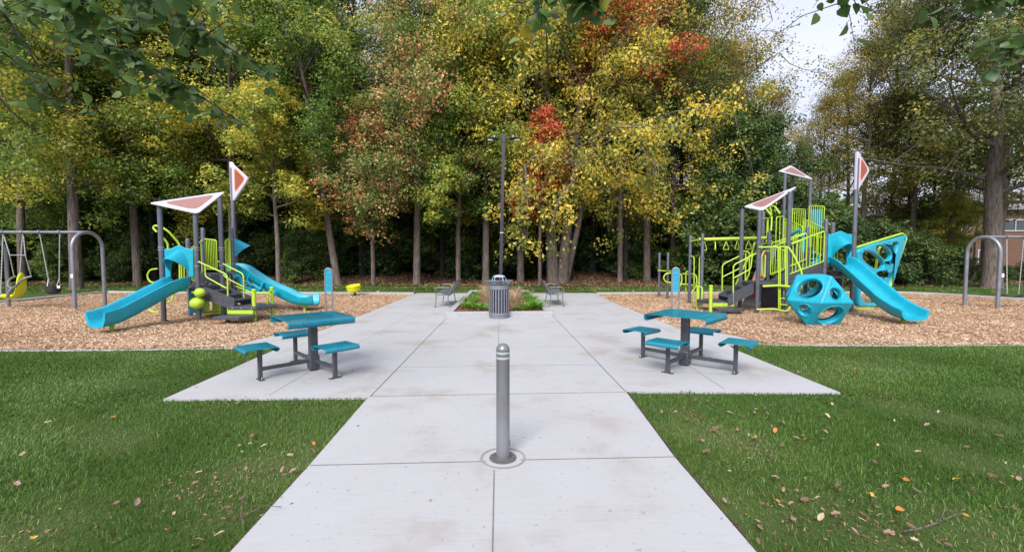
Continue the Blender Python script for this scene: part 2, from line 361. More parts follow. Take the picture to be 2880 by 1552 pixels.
def concrete():
    m = bpy.data.materials.new('broomed_concrete'); m.use_nodes = True; nt = m.node_tree; L = nt.links.new; b = nt.nodes['Principled BSDF']; b.inputs['Roughness'].default_value = .8
    b.inputs['Specular IOR Level'].default_value = .3
    tc = N(nt, 'ShaderNodeTexCoord')
    n1 = N(nt, 'ShaderNodeTexNoise'); n1.inputs['Scale'].default_value = .9; n1.inputs['Detail'].default_value = 7; n1.inputs['Roughness'].default_value = .62
    r = N(nt, 'ShaderNodeValToRGB'); e = r.color_ramp.elements; e.new(.5)
    for i, (p, c) in enumerate([(.30, (.31, .285, .26)), (.46, (.375, .37, .375)), (.72, (.395, .397, .415))]): e[i].position = p; e[i].color = (*c, 1)
    mp = N(nt, 'ShaderNodeMapping'); mp.inputs['Scale'].default_value = (1.5, 45, 1)
    n2 = N(nt, 'ShaderNodeTexNoise'); n2.inputs['Scale'].default_value = 2; n2.inputs['Detail'].default_value = 6; n2.inputs['Roughness'].default_value = .7
    n3 = N(nt, 'ShaderNodeTexNoise'); n3.inputs['Scale'].default_value = 26; n3.inputs['Detail'].default_value = 3
    r3 = N(nt, 'ShaderNodeValToRGB'); r3.color_ramp.elements[0].position = .27; r3.color_ramp.elements[1].position = .34; r3.color_ramp.elements[0].color = (.55, .5, .45, 1); r3.color_ramp.elements[1].color = (1, 1, 1, 1)
    mr = N(nt, 'ShaderNodeMapRange'); mr.inputs[1].default_value = .3; mr.inputs[2].default_value = .7; mr.inputs[3].default_value = .93; mr.inputs[4].default_value = 1.05
    m1 = N(nt, 'ShaderNodeMixRGB', blend_type='MULTIPLY'); m1.inputs[0].default_value = 1; m2 = N(nt, 'ShaderNodeMixRGB', blend_type='MULTIPLY'); m2.inputs[0].default_value = .6
    L(tc.outputs['Object'], n1.inputs[0]); L(n1.outputs[0], r.inputs[0]); L(tc.outputs['Object'], mp.inputs[0]); L(mp.outputs[0], n2.inputs[0]); L(tc.outputs['Object'], n3.inputs[0])
    L(n2.outputs[0], mr.inputs[0]); L(r.outputs[0], m1.inputs[1]); L(mr.outputs[0], m1.inputs[2]); L(n3.outputs[0], r3.inputs[0]); L(m1.outputs[0], m2.inputs[1]); L(r3.outputs[0], m2.inputs[2]); L(m2.outputs[0], b.inputs['Base Color'])
    bp = N(nt, 'ShaderNodeBump'); bp.inputs['Strength'].default_value = .25; bp.inputs['Distance'].default_value = .004
    L(n2.outputs[0], bp.inputs['Height']); L(bp.outputs[0], b.inputs['Normal']); return m
M_CONC = concrete()
M_JOINT = mat('joint_dark', (.15, .14, .13), .9, var=.3, vscale=20)
tag(sheet('lawn', [(-300, -30), (300, -30), (300, 500), (-300, 500)], 0, M_LAWN), 'green mown lawn around the paved plaza')
tag(sheet('plaza_paving', plaza, .024, M_CONC, thick=.06), 'pale concrete plaza and approach path')
tag(sheet('wood_chip_ground', chipsL, .008, M_CHIPG), 'tan wood chip bed of the left playground')
tag(sheet('wood_chip_ground', chipsR, .008, M_CHIPG), 'tan wood chip bed of the right playground')
# forest floor with a leafy mound rising to the trail on the right of centre
def floor_h(x, y):
    e = np.clip((y-FY)/6, 0, 1); e = e*e*(3-2*e)
    h = .02+.0*x + e*(.25*np.sin(x*.21+1)*np.sin(y*.17)+.12)
    h += 1.0*np.exp(-((x-4.6)/2.8)**2)*np.clip((y-FY)/10, 0, 1) + .35*np.exp(-((x+7)/3.5)**2)*np.clip((y-FY)/8, 0, 1)
    return h
def edge_y(x): return FY + .35*np.sin(x*.55) + .25*np.sin(x*1.7+2) - .9*np.exp(-((x-4.5)/3.0)**2) + .05*np.maximum(0, -x-15)
nx, ny = 150, 40; xs = np.linspace(-75, 75, nx); ts = np.linspace(0, 1, ny)**1.6
VX = np.repeat(xs[None], ny, 0); VY = edge_y(VX) + ts[:, None]*70; VZ = floor_h(VX, VY); VZ[0] = .01
ii = np.arange(ny*nx).reshape(ny, nx); FQ = np.stack([ii[:-1, :-1], ii[:-1, 1:], ii[1:, 1:], ii[1:, :-1]], -1).reshape(-1, 4)
ff = link('forest_floor', npmesh('forest_floor', np.stack([VX, VY, VZ], -1).reshape(-1, 3), FQ, smooth=True), M_LITTER); ff['kind'] = 'structure'; ff['label'] = 'brown leaf litter floor under the trees'
# kerbs (flush strips along the chip beds)
def strip(name, pts, wd, z0, z1, m, label):
    b = MB(); pts = [Vector((p[0], p[1], 0)) for p in pts]; rows = []
    n = len(pts)
    for i, p in enumerate(pts):
        t = (pts[min(i+1, n-1)]-pts[max(i-1, 0)]).normalized(); nn = Vector((-t.y, t.x, 0))
        rows.append([p+nn*(-wd/2)+Vector((0, 0, z0)), p+nn*(-wd/2)+Vector((0, 0, z1-.01)), p+nn*(-wd/2+.01)+Vector((0, 0, z1)), p+nn*(wd/2-.01)+Vector((0, 0, z1)), p+nn*(wd/2)+Vector((0, 0, z1-.01)), p+nn*(wd/2)+Vector((0, 0, z0))])
    b.grid(rows); o = b.build(name, m, smooth=False); o['kind'] = 'structure'; o['label'] = label
strip('kerb', [chipsL[i] for i in (11, 12, 13, 14, 15, 16, 17)], .2, -.05, .085, M_CONC2, 'low concrete kerb behind the left wood chips')
strip('kerb', [chipsR[i] for i in (0, 16, 15, 14, 13, 12)], .2, -.05, .085, M_CONC2, 'low concrete kerb behind the right wood chips')
strip('kerb', [chipsL[i] for i in (0, 1, 2, 3)], .07, -.05, .018, M_CONC2, 'flush concrete kerb between lawn and left chips')
strip('kerb', [chipsR[i] for i in (11, 10, 9, 8, 7)], .07, -.05, .018, M_CONC2, 'flush concrete kerb between lawn and right chips')
M_SOIL = ground_mat('soil_edge_dark', [(.3, (.03, .02, .014)), (.5, (.09, .06, .04)), (.7, (.16, .12, .08))], 9, 60, 1, 80, .6)
def soil(pts, nm):
    P_ = [Vector((*p, 0)) for p in pts]; rr_ = random.Random(4); row = [[], []]
    for i in range(len(P_)-1):
        a, c = P_[i], P_[i+1]; n = max(2, int((c-a).length/.07)); t = (c-a).normalized(); nn = Vector((-t.y, t.x, 0))
        for k in range(n+1):
            p = a.lerp(c, k/n); row[0].append(p-nn*.01+Vector((0, 0, .022))); row[1].append(p+nn*(-.012-.03*rr_.random()*0)+nn*0+Vector((0, 0, .022)))
            row[1][-1] = p+nn*(nm*(.012+.028*rr_.random()))+Vector((0, 0, .021))
    b = MB(); b.grid(row); o = b.build('soil_edge', M_SOIL, smooth=False); o['kind'] = 'structure'; o['label'] = 'thin dark soil edge beside the paving'
soil([plaza[-1], plaza[0]], 1); soil([plaza[3], plaza[4], plaza[5]], -1); soil([plaza[6], plaza[7], plaza[8]], -1); soil([plaza[-4], plaza[-3]], -1)
# joints
b = MB()
def joint(a, c, wd=.009):
    wd *= .7
    a = G(*a); c = G(*c); t = (c-a).normalized(); n = Vector((-t.y, t.x, 0))*wd/2
    b.add([a-n+Vector((0, 0, .028)), c-n+Vector((0, 0, .028)), c+n+Vector((0, 0, .028)), a+n+Vector((0, 0, .028))], [(0, 1, 2, 3)])
V_ = lambda x, y: (x*1.11801, y*1.11801)
for a, c, wd in [((1243, 1190), (1239, 1400), .011), ((1255, 812), (1254, 876), .010), ((778, 1178), (1222, 1168), .010), ((1310, 1164), (1702, 1156), .010), ((930, 1002), (1572, 991), .010),
                 ((1004, 928), (1516, 921), .008), ((1046, 877), (1470, 875), .007), ((1082, 845), (1436, 844), .006), ((1105, 820), (1414, 819), .006),
                 ((932, 1002), (1126, 799), .016), ((1574, 990), (1391, 797), .016),
                 ((676, 1000), (875, 880), .007), ((875, 880), (1003, 812), .006), ((1003, 812), (1110, 741), .006), ((820, 944), (1050, 936), .006), ((1822, 983), (1665, 880), .007), ((1665, 880), (1560, 800), .006), ((1560, 800), (1440, 741), .006),
                 ((905, 862), (1060, 860), .006), ((960, 838), (1085, 837), .006), ((1470, 878), (1660, 880), .006), ((1440, 848), (1620, 851), .006), ((1560, 935), (1940, 950), .006), ((1000, 815), (1110, 813), .006), ((1410, 815), (1570, 815), .006),
                 ((1040, 790), (1120, 789), .005), ((1395, 788), (1520, 790), .005), ((1075, 765), (1140, 764), .005), ((1380, 763), (1480, 764), .005), ((1500, 748), (1690, 838), .006), ((1690, 838), (1850, 898), .006), ((1040, 748), (930, 800), .006), ((930, 800), (700, 893), .006)]:
    joint(V_(*a), V_(*c), wd)
o = b.build('paving_joint', M_JOINT, smooth=False); o['kind'] = 'structure'; o['label'] = 'thin dark joints cut in the concrete'

# ------------------------------------------------------------------ scatter of leaf-like faces
def leaf_quads(C, size, rng, droop=0.0, asp=.55, flat=.6, up=None, fold=.12):
    n = len(C); s = size*(rng.random(n)*.7+.65)
    d = rng.normal(size=(n, 3)); d[:, 2] = d[:, 2]*flat - droop; d /= np.linalg.norm(d, axis=1)[:, None]+1e-9
    q = rng.normal(size=(n, 3)); 
    if up is not None: q = np.cross(d, np.array([0, 0, 1.])+rng.normal(size=(n, 3))*up)
    sd = q - d*np.sum(q*d, 1)[:, None]; sd /= np.linalg.norm(sd, axis=1)[:, None]+1e-9
    nn = np.cross(d, sd); L = s[:, None]; Wd = L*asp*.5
    V = np.empty((n, 4, 3)); V[:, 0] = C-d*L*.5; V[:, 1] = C+sd*Wd+nn*L*fold-d*L*.05; V[:, 2] = C+d*L*.5; V[:, 3] = C-sd*Wd+nn*L*fold-d*L*.05
    return V.reshape(-1, 3), np.arange(n*4).reshape(n, 4)

def leaf_quads_n(C, Nn, size, rng, droop=.5, asp=.6, fold=.10):
    n = len(C); s = size*(rng.random(n)*.8+.6)
    d = rng.normal(size=(n, 3)); d[:, 2] -= droop; d -= Nn*np.sum(d*Nn, 1)[:, None]; d /= np.linalg.norm(d, axis=1)[:, None]+1e-9
    sd = np.cross(Nn, d); L = s[:, None]; Wd = L*asp*.5; V = np.empty((n, 4, 3))
    V[:, 0] = C-d*L*.5; V[:, 1] = C+sd*Wd+Nn*L*fold; V[:, 2] = C+d*L*.5-Nn*L*.06; V[:, 3] = C-sd*Wd+Nn*L*fold
    return V.reshape(-1, 3), np.arange(n*4).reshape(n, 4)
def tubes_np(segs, name):
    b = MB()
    for pts, rr, seg in segs: b.tube(pts, 0, seg, cap=False, rr=rr)
    me = bpy.data.meshes.new(name); me.from_pydata(b.v, [], b.f); me.update(); me.shade_smooth(); return me

def gen_tree(name, seed, H, cb, Rr, tr, nl=22, leaf=.14, ncl=6, per=60, csz=.45, droop=0., el=(5, 60), prof=None, bend=.3, low_el=None, toward=None, orient=0.25, density=1.0, subs=5, asp=.6, flat=.6, multi=None, top=.93):
    rng = np.random.default_rng(seed); segs = []; C = []; CV_ = []
    stems = multi or [(0, 0, 0, 0, 1)]
    for (ox, oy, lx, ly, sr) in stems:
        zs = np.linspace(0, H*top, 9); jit = np.cumsum(rng.normal(size=(9, 2))*bend*.35, 0); jit[0] = 0
        tp = [Vector((ox+lx*z/H+jit[i][0]*(z/H), oy+ly*z/H+jit[i][1]*(z/H), z-.15*(i == 0))) for i, z in enumerate(zs)]
        rr = [tr*sr*(1.35 if i == 0 else 1)*(1-.86*(z/H)**.9)+.015 for i, z in enumerate(zs)]
        zz = [tp[0], Vector(tp[0])*0.5+Vector(tp[1])*0.5*1.0]
        pts2 = [tp[0], tp[0].lerp(tp[1], .12), tp[0].lerp(tp[1], .35)]+tp[1:]; r2 = [tr*sr*1.45, tr*sr*1.12, tr*sr*1.0]+rr[1:]
        segs.append((pts2, r2, 12))
        nlim = int(nl/len(stems))
        for i in range(nlim):
            t = (i+rng.random()*.8)/nlim; h = cb + (H*top-cb)*t
            k = min(int(h/(H*top)*8), 7); f = h/(H*top)*8-k; base = tp[k].lerp(tp[k+1], max(0, min(1, f)))
            az = i*2.39996+rng.normal()*.35
            pr = prof(t) if prof else (.62+.42*math.sin(math.pi*min(1, t*.9+.12)))*(1-.55*t**3)
            L = Rr*pr*(.75+.4*rng.random())
            if toward is not None:
                L *= 1+toward[2]*max(0, math.cos(az-math.atan2(toward[1], toward[0])))
            e = R(el[0]+(el[1]-el[0])*t**1.3+rng.normal()*6)
            d = Vector((math.cos(az)*math.cos(e), math.sin(az)*math.cos(e), math.sin(e)))
            pl = [base]; dd = Vector(d)
            for q in range(5):
                dd = (dd+Vector(rng.normal(size=3)*.13)+Vector((0, 0, .06-droop*.16*q))).normalized(); pl.append(pl[-1]+dd*L/5)
            br = max(.02, tr*.38*(1-.7*t)); segs.append((pl, [br*(1-.17*q)+.004 for q in range(6)], 6))
            for j in range(subs):
                s = .25+.75*(j+rng.random())/subs; kk = min(int(s*5), 4); p0 = pl[kk].lerp(pl[kk+1], s*5-kk)
                ax = Vector(rng.normal(size=3)).normalized(); sd = (dd*.5+ax*.9+Vector((0, 0, .15-droop*.5))).normalized(); SL = L*(.28+.2*rng.random())
                sp_ = [p0]
                for q in range(3):
                    sd = (sd+Vector(rng.normal(size=3)*.2)+Vector((0, 0, -droop*.3*q))).normalized(); sp_.append(sp_[-1]+sd*SL/3)
                segs.append((sp_, [br*.35*(1-.25*q)+.003 for q in range(4)], 4))
                for c in range(ncl):
                    p = sp_[1].lerp(sp_[3], rng.random()*1.1)+Vector(rng.normal(size=3)*csz*.75)
                    C.append(p); CV_.append((t, L))
                    if c % 2 == 0: segs.append(([sp_[1+c % 3 if c % 3 < 3 else 1], p+Vector((0, 0, -.05))], [.010, .004], 3))
    C = np.array([tuple(c) for c in C]); nC = len(C); m = int(per*density)
    cl = np.clip(.5+.27*rng.normal(size=nC), 0, 1)
    big = np.sin(C[:, 0]*.9+seed)*np.sin(C[:, 1]*.8+1)*np.sin(C[:, 2]*.7+2)
    cl = np.clip(cl+.35*big, 0, 1)
    idx = np.repeat(np.arange(nC), m); K = nC*m
    off = rng.normal(size=(K, 3)); off /= np.linalg.norm(off, axis=1)[:, None]+1e-9
    crad = csz*(.65+.8*rng.random(nC))[idx][:, None]; rad = crad*(.35+.75*rng.random((K, 1))**.6)
    off[:, 2] *= .62; PP = C[idx]+off*rad*1.25
    if droop: PP[:, 2] -= np.abs(rng.normal(size=K))*csz*droop*.8
    Nn = off*1.1+np.array([0, 0, .75-.4*min(1, droop)])+rng.normal(size=(K, 3))*(.45+.35*min(1, droop)); Nn /= np.linalg.norm(Nn, axis=1)[:, None]+1e-9
    V, Fq = leaf_quads_n(PP, Nn, leaf, rng, droop=.4+droop, asp=asp)
    crown = npmesh(name+'_crown', V, Fq, tint=rng.random(len(Fq)), clus=cl[idx]); wood = tubes_np(segs, name+'_trunk')
    return wood, crown
def place_tree(pair, x, y, s, rz, lm, label, group=None, bm=None, name='deciduous_tree', lean=(0, 0), sz=None, cat='tree'):
    t = thing(name, label, cat, (x, y, float(floor_h(np.array(x), np.array(y))) if y > FY else 0), 0, group)
    t.rotation_euler = (lean[0], lean[1], rz); t.scale = (s, s, sz or s)
    for nm, me, m in (('trunk', pair[0], bm or M_BARK), ('crown', pair[1], lm)):
        if not me.materials: me.materials.append(m)
        o = bpy.data.objects.new(nm, me); COL.objects.link(o); o.parent = t
        o.material_slots[0].link = 'OBJECT'; o.material_slots[0].material = m
    return t
def XV(x, Y): return (x-1288)/1100*Y      # view column -> X at distance Y

A1 = gen_tree('tree_a', 11, 18, 5.0, 5.2, .24, bend=.18, nl=26, per=84, csz=.50, leaf=.135)
A2 = gen_tree('tree_b', 12, 19, 6.5, 4.8, .19, bend=.14, nl=24, per=84, csz=.52, leaf=.135, el=(0, 65))
A3 = gen_tree('tree_c', 13, 17, 4.0, 4.6, .19, bend=.18, nl=24, per=84, csz=.48, leaf=.13, droop=.3)
A4 = gen_tree('tree_d', 14, 20, 8.0, 5.2, .20, nl=20, per=30, csz=.55, leaf=.13, el=(15, 70))     # airy
A5 = gen_tree('tree_e', 15, 9, 3.0, 2.8, .11, bend=.15, nl=18, per=60, csz=.34, leaf=.14, subs=4)
A6 = gen_tree('tree_f', 16, 10, 1.5, 3.0, .18, nl=26, per=110, csz=.42, leaf=.13, subs=5, el=(0, 55))    # dense
RED1 = gen_tree('tree_r', 71, 9.4, 4.0, 1.6, .09, nl=18, per=38, csz=.3, leaf=.15, subs=4, droop=.3, bend=.15)
RED2 = gen_tree('tree_s', 72, 19.5, 10.5, 3.7, .14, nl=26, per=46, csz=.46, leaf=.15, bend=.15)
WEEP = gen_tree('tree_g', 17, 13.8, 4.5, 8.4, .29, nl=44, per=44, csz=.42, leaf=.165, droop=.62, el=(10, 60), orient=.6, toward=(.55, -.8, .15), subs=6, ncl=6, asp=.62,
                multi=[(-.30, 0, -.5, .4, 1.15), (.22, .05, 1.0, -.3, 1.1), (.42, .3, 3.2, -.3, .6)])
SHR = [gen_tree('shrub_%d' % i, 30+i, 3.6, .15, 2.0, .05, nl=16, per=52, csz=.30, leaf=.14, subs=4, el=(15, 75), bend=.5) for i in range(3)]
place = place_tree
rnd = random.Random(5)
# front trees, each one told apart
FT = [
 (A1, 190, 20.8, 1.0, 0.3, L_GY, 'tall tree with a thick trunk standing behind the left swing arch', None),
 (A3, 55, 22.5, .95, 1.9, L_GY, 'leafy green tree at the far left behind the yellow swing seat', None),
 (A3, 345, 23.0, 1.0, 4.0, L_YG, 'yellow green tree above the left playset roof', None),
 (A1, 590, 23.8, 1.02, 2.2, L_YG, 'yellow green tree rising behind the left flag panel', None),
 (A5, 700, 21.6, 1.05, 1.0, L_YG, 'small bright yellow tree low over the left double slide', None),
 (A2, 850, 23.2, .98, 0.05, L_GY, 'green tree with a leaning trunk behind the left sign', (0, R(-8.5))),
 (A5, 938, 23.0, .98, 2.6, L_OR, 'slim small maple with orange red leaf tips', None),
 (A3, 1048, 23.3, 1.0, .9, L_OR, 'large straight maple turning salmon orange left of the lamp post', None),
 (A5, 1153, 23.3, 1.15, 4.4, L_GY, 'slender green maple behind the left bench', None),
 (A2, 1222, 24.3, 1.0, 5.0, L_YG, 'slender tall tree just left of the lamp post', None),
 (WEEP, 1405, 24.2, 1.0, 0.0, L_YL, 'bright yellow tree with twin trunks and hanging twigs right of the lamp post', None),
 (RED1, 1358, 23.2, 1.0, 1.3, L_RD, 'small red leaved tree just right of the lamp post', None),
 (RED2, 1560, 24.3, .98, 5.1, L_RD, 'tall red crowned tree behind the yellow tree', None),
 (A3, 1310, 25.6, 1.1, 2.7, L_YG, 'tall yellow green tree rising right behind the lamp post', None),
 (A1, 1490, 29.0, 1.0, 0.7, L_GY, 'dark trunked tree behind the yellow tree', None),
 (A4, 1628, 25.2, 1.0, 3.9, L_OL, 'golden tree with a slim pale trunk left of the right playset', None),
 (A4, 1745, 27.5, 1.04, 2.9, L_OL, 'tall airy golden tree beside the open sky', None),
 (A3, 1740, 31, .98, 1.2, L_OL, 'golden olive tree behind the right playset', None),
 (A6, 1868, 25.5, .98, 1.0, L_DG, 'dense dark green tree behind the right playset roofs', None),
 (A4, 1950, 31, .62, 2.9, L_OL, 'shorter olive tree at the foot of the sky gap', None),
 (A4, 2125, 31, .70, 2.2, L_OL, 'thin branched olive tree right of the sky gap', None),
 (A4, 2235, 29.0, .88, 1.2, L_OL, 'spreading brown gold tree behind the right flag panel', None),
 (A4, 2060, 28.5, .56, 5.0, L_OL, 'slim airy olive tree right under the sky gap', None),
 (A4, 2165, 27.0, .72, .4, L_OL, 'airy olive tree behind the right slide deck', None),
 (A5, 2345, 27.5, .95, .9, L_OK, 'small grey green tree in front of the left end of the house', None),
 (A3, 2285, 28.0, .72, 2.2, L_OL, 'leafy olive tree behind the climbing wing', None),
 (A4, 2290, 26.5, .84, .2, L_OK, 'grey green tree between the climbing wing and the big trunk', None),
]
for pr, x, Y, s, rz, lm, lab, lean in FT:
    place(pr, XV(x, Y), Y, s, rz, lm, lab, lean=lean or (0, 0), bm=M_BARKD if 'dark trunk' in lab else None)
# the big oak on the right, two trunks
OAK = gen_tree('oak', 41, 19, 4.2, 6.6, .34, nl=46, per=50, csz=.50, leaf=.15, el=(5, 50), bend=.25, subs=6, multi=[(0, 0, -.2, 0, 1.1), (.95, .9, 1.6, .3, .8)])
place(OAK, XV(2497, 21.3), 21.3, 1.0, 0, L_OK, 'massive tree with two dark trunks behind the right swing arch', bm=M_BARK, name='oak_tree')
place(A4, XV(2720, 24), 24, 1.0, 2, L_OK, 'grey green tree at the far right edge')
place(A5, XV(2385, 25.5), 25.5, .55, 2, L_YG, 'young yellow green sapling in front of the brick house')
# background trees
bx = []
r2 = random.Random(9)
for row, (Y0, st) in enumerate([(27.5, 3.6), (32, 4.2), (37.5, 4.8), (44, 6.0)]):
    x = -1.28*Y0-2
    while x < 1.3*Y0+3:
        xx = x+r2.uniform(-1, 1); Y = Y0+r2.uniform(-1.6, 1.6); q = xx/Y
        if q < .47: s = r2.uniform(.78, 1.02)
        elif q < .86: s = .40
        elif q < 1.0: s = r2.uniform(.5, .6)
        else: s = r2.uniform(.75, .9)
        x += st
        if q > .47 and row > 0: continue
        if q > .80: continue
        if row == 3 and r2.random() < .3: continue
        bx.append((xx, Y, s, q))
for i, (xx, Y, s, q) in enumerate(bx):
    pr = r2.choice([A1, A2, A3, A2, A4, A4]) if q < .47 else A4
    lm = r2.choice([L_GY, L_YG, L_DG, L_GY]) if q < .45 else r2.choice([L_OL, L_OK, L_OL])
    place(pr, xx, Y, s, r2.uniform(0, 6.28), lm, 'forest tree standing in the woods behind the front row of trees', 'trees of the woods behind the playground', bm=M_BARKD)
# thin bare stems in the wood
STEM = gen_tree('stem', 61, 11, 7.0, 1.6, .085, nl=8, per=30, csz=.35, leaf=.13, subs=3, ncl=4)
for i in range(30):
    Y = r2.uniform(25, 34); xx = r2.uniform(-1.2, 1.12)*Y
    if .40 < xx/Y < .9: continue
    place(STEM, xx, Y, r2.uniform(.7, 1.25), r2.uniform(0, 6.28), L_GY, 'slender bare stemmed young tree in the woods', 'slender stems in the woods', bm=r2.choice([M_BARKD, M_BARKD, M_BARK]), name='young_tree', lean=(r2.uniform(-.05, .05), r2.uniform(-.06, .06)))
# understory shrubs
k = 0
for row, (Y0, st, s0) in enumerate([(25.0, 2.4, .52), (27.8, 2.5, .9), (30.5, 2.8, 1.3), (35, 3.6, 1.7)]):
    x = -1.25*Y0-2
    while x < 1.28*Y0+2:
        xx = x+r2.uniform(-.7, .7); Y = Y0+r2.uniform(-.7, .8); x += st
        if row == 0 and (2.2 < xx < 8.5 or -9.5 < xx < -5.5 or r2.random() < .35): continue
        if row == 1 and 2.5 < xx < 6.0: continue
        s = s0*r2.uniform(.75, 1.25)
        if 9.5 < xx < 16 and row < 2: s *= 1.15
        if .58 < xx/Y <= .88: s *= .5
        if xx/Y > .6 and row == 2: continue
        if xx/Y > .88: s *= .42
        if xx/Y > .88 and row > 1: continue
        if .45 < xx/Y < .88 and row > 1: s *= .7
        place(SHR[k % 3], xx, Y, s, r2.uniform(0, 6.28), L_UN if r2.random() < .6 else L_DG, 'dark green bush in the undergrowth below the forest trees', 'bushes of the undergrowth', bm=M_BARKD, name='undergrowth_bush', cat='bush'); k += 1
for i, (x, Y, s) in enumerate([(1790, 23.6, 1.1), (1860, 22.9, 1.25), (1930, 23.4, 1.35), (2010, 22.8, 1.05), (2095, 23.2, .8), (2180, 23.2, .8), (2270, 23.4, .78), (2340, 23.4, .66), (2400, 23.3, .5)]):
    place(SHR[i % 3], XV(x, Y), Y, s, i*1.3, L_DG, 'tall dark evergreen bush in the hedge row behind the right playset', 'dark hedge bushes behind the right playset', bm=M_BARKD, name='hedge_bush', cat='bush')
# far wood as one mass
rg = np.random.default_rng(3); n = 34000
C = np.stack([rg.uniform(-75, 70, n), rg.uniform(50, 57, n), rg.random(n)**1.2*9+rg.normal(size=n)*.5], -1)
hh = 7.5+1.6*np.sin(C[:, 0]*.35)+1.2*np.sin(C[:, 0]*.9+1); C = C[C[:, 2] < hh]
V, Fq = leaf_quads(C, .75, rg, up=.8); o = link('far_woods', npmesh('far_woods', V, Fq, tint=rg.random(len(Fq)), clus=rg.random(len(Fq))), L_UN); tag(o, 'dim mass of far woods behind the trees', kind='stuff')

# ------------------------------------------------------------------ house behind the trees on the right
def house():
    t = thing('brick_house', 'two storey brown brick house with grey roof beyond the trees on the right', 'house', (44, 41, 0))
    M_BR = bpy.data.materials.new('brown_brick'); M_BR.use_nodes = True; nt = M_BR.node_tree; b_ = nt.nodes['Principled BSDF']; b_.inputs['Roughness'].default_value = .9
    tc = N(nt, 'ShaderNodeTexCoord'); sx = N(nt, 'ShaderNodeSeparateXYZ'); cx = N(nt, 'ShaderNodeCombineXYZ'); bt = N(nt, 'ShaderNodeTexBrick'); bt.inputs['Scale'].default_value = 1
    bt.inputs['Brick Width'].default_value = .24; bt.inputs['Row Height'].default_value = .08; bt.inputs['Mortar Size'].default_value = .01
    bt.inputs['Color1'].default_value = (.15, .066, .036, 1); bt.inputs['Color2'].default_value = (.105, .048, .03, 1); bt.inputs['Mortar'].default_value = (.13, .1, .08, 1)
    ad = N(nt, 'ShaderNodeMath', operation='ADD')
    L = nt.links.new; L(tc.outputs['Object'], sx.inputs[0]); L(sx.outputs[0], ad.inputs[0]); L(sx.outputs[1], ad.inputs[1]); L(ad.outputs[0], cx.inputs[0]); L(sx.outputs[2], cx.inputs[1]); L(cx.outputs[0], bt.inputs[0]); L(bt.outputs[0], b_.inputs['Base Color'])
    M_RF = mat('grey_shingle', (.17, .16, .175), .9, var=.25, vscale=9)
    x0, x1, y0, y1, ze = 38.4, 62, 40, 49, 5.7
    b = MB(); b.box(((x0+x1)/2, (y0+y1)/2, ze/2), (x1-x0, y1-y0, ze)); b.build('wall', M_BR, t, smooth=False)
    b = MB(); rz = 8.0; e = .6; ym = (y0+y1)/2
    b.add([(x0-e, y0-e, ze-.05), (x1+e, y0-e, ze-.05), (x1+e, y1+e, ze-.05), (x0-e, y1+e, ze-.05), (x0+4.5, ym, rz), (x1-4.5, ym, rz), (x0-e, y0-e, ze+.12), (x1+e, y0-e, ze+.12), (x1+e, y1+e, ze+.12), (x0-e, y1+e, ze+.12)],
          [(3, 2, 1, 0), (0, 1, 7, 6), (1, 2, 8, 7), (2, 3, 9, 8), (3, 0, 6, 9), (6, 7, 5, 4), (8, 9, 4, 5), (7, 8, 5), (9, 6, 4)]); b.build('roof', M_RF, t, smooth=False)
    M_WF = mat('white_window_frame', (.42, .42, .42), .5); M_WG = mat('dark_window_glass', (.02, .025, .03), .08, spec=1)
    for (cx_, cz, ww, hh) in [(40.9, 4.3, 1.6, 1.0), (45.8, 4.3, 2.2, 1.1), (43.4, 1.4, 1.8, 1.4), (48.5, 1.6, 1.6, 1.4), (51, 4.3, 2, 1.1)]:
        b = MB(); fr = .09
        for s in (-1, 1):
            b.box((cx_+s*(ww/2-fr/2), y0-.02, cz), (fr, .12, hh)); b.box((cx_, y0-.02, cz+s*(hh/2-fr/2)), (ww-2*fr, .12, fr))
        b.box((cx_, y0-.025, cz), (.06, .1, hh-2*fr)); f = b.build('window', M_WF, t, smooth=False)
        b = MB(); b.box((cx_, y0-.006, cz), (ww-2*fr, .02, hh-2*fr)); b.build('pane', M_WG, f, smooth=False)
        f2 = f.children[0]; f2.matrix_parent_inverse = f.matrix_world.inverted() if False else Matrix.Identity(4)
    b = MB(); b.box((49.6, y0-.1, 2.8), (.12, .12, 5.6), bev=.01); b.build('downpipe', M_WF, t)
house()

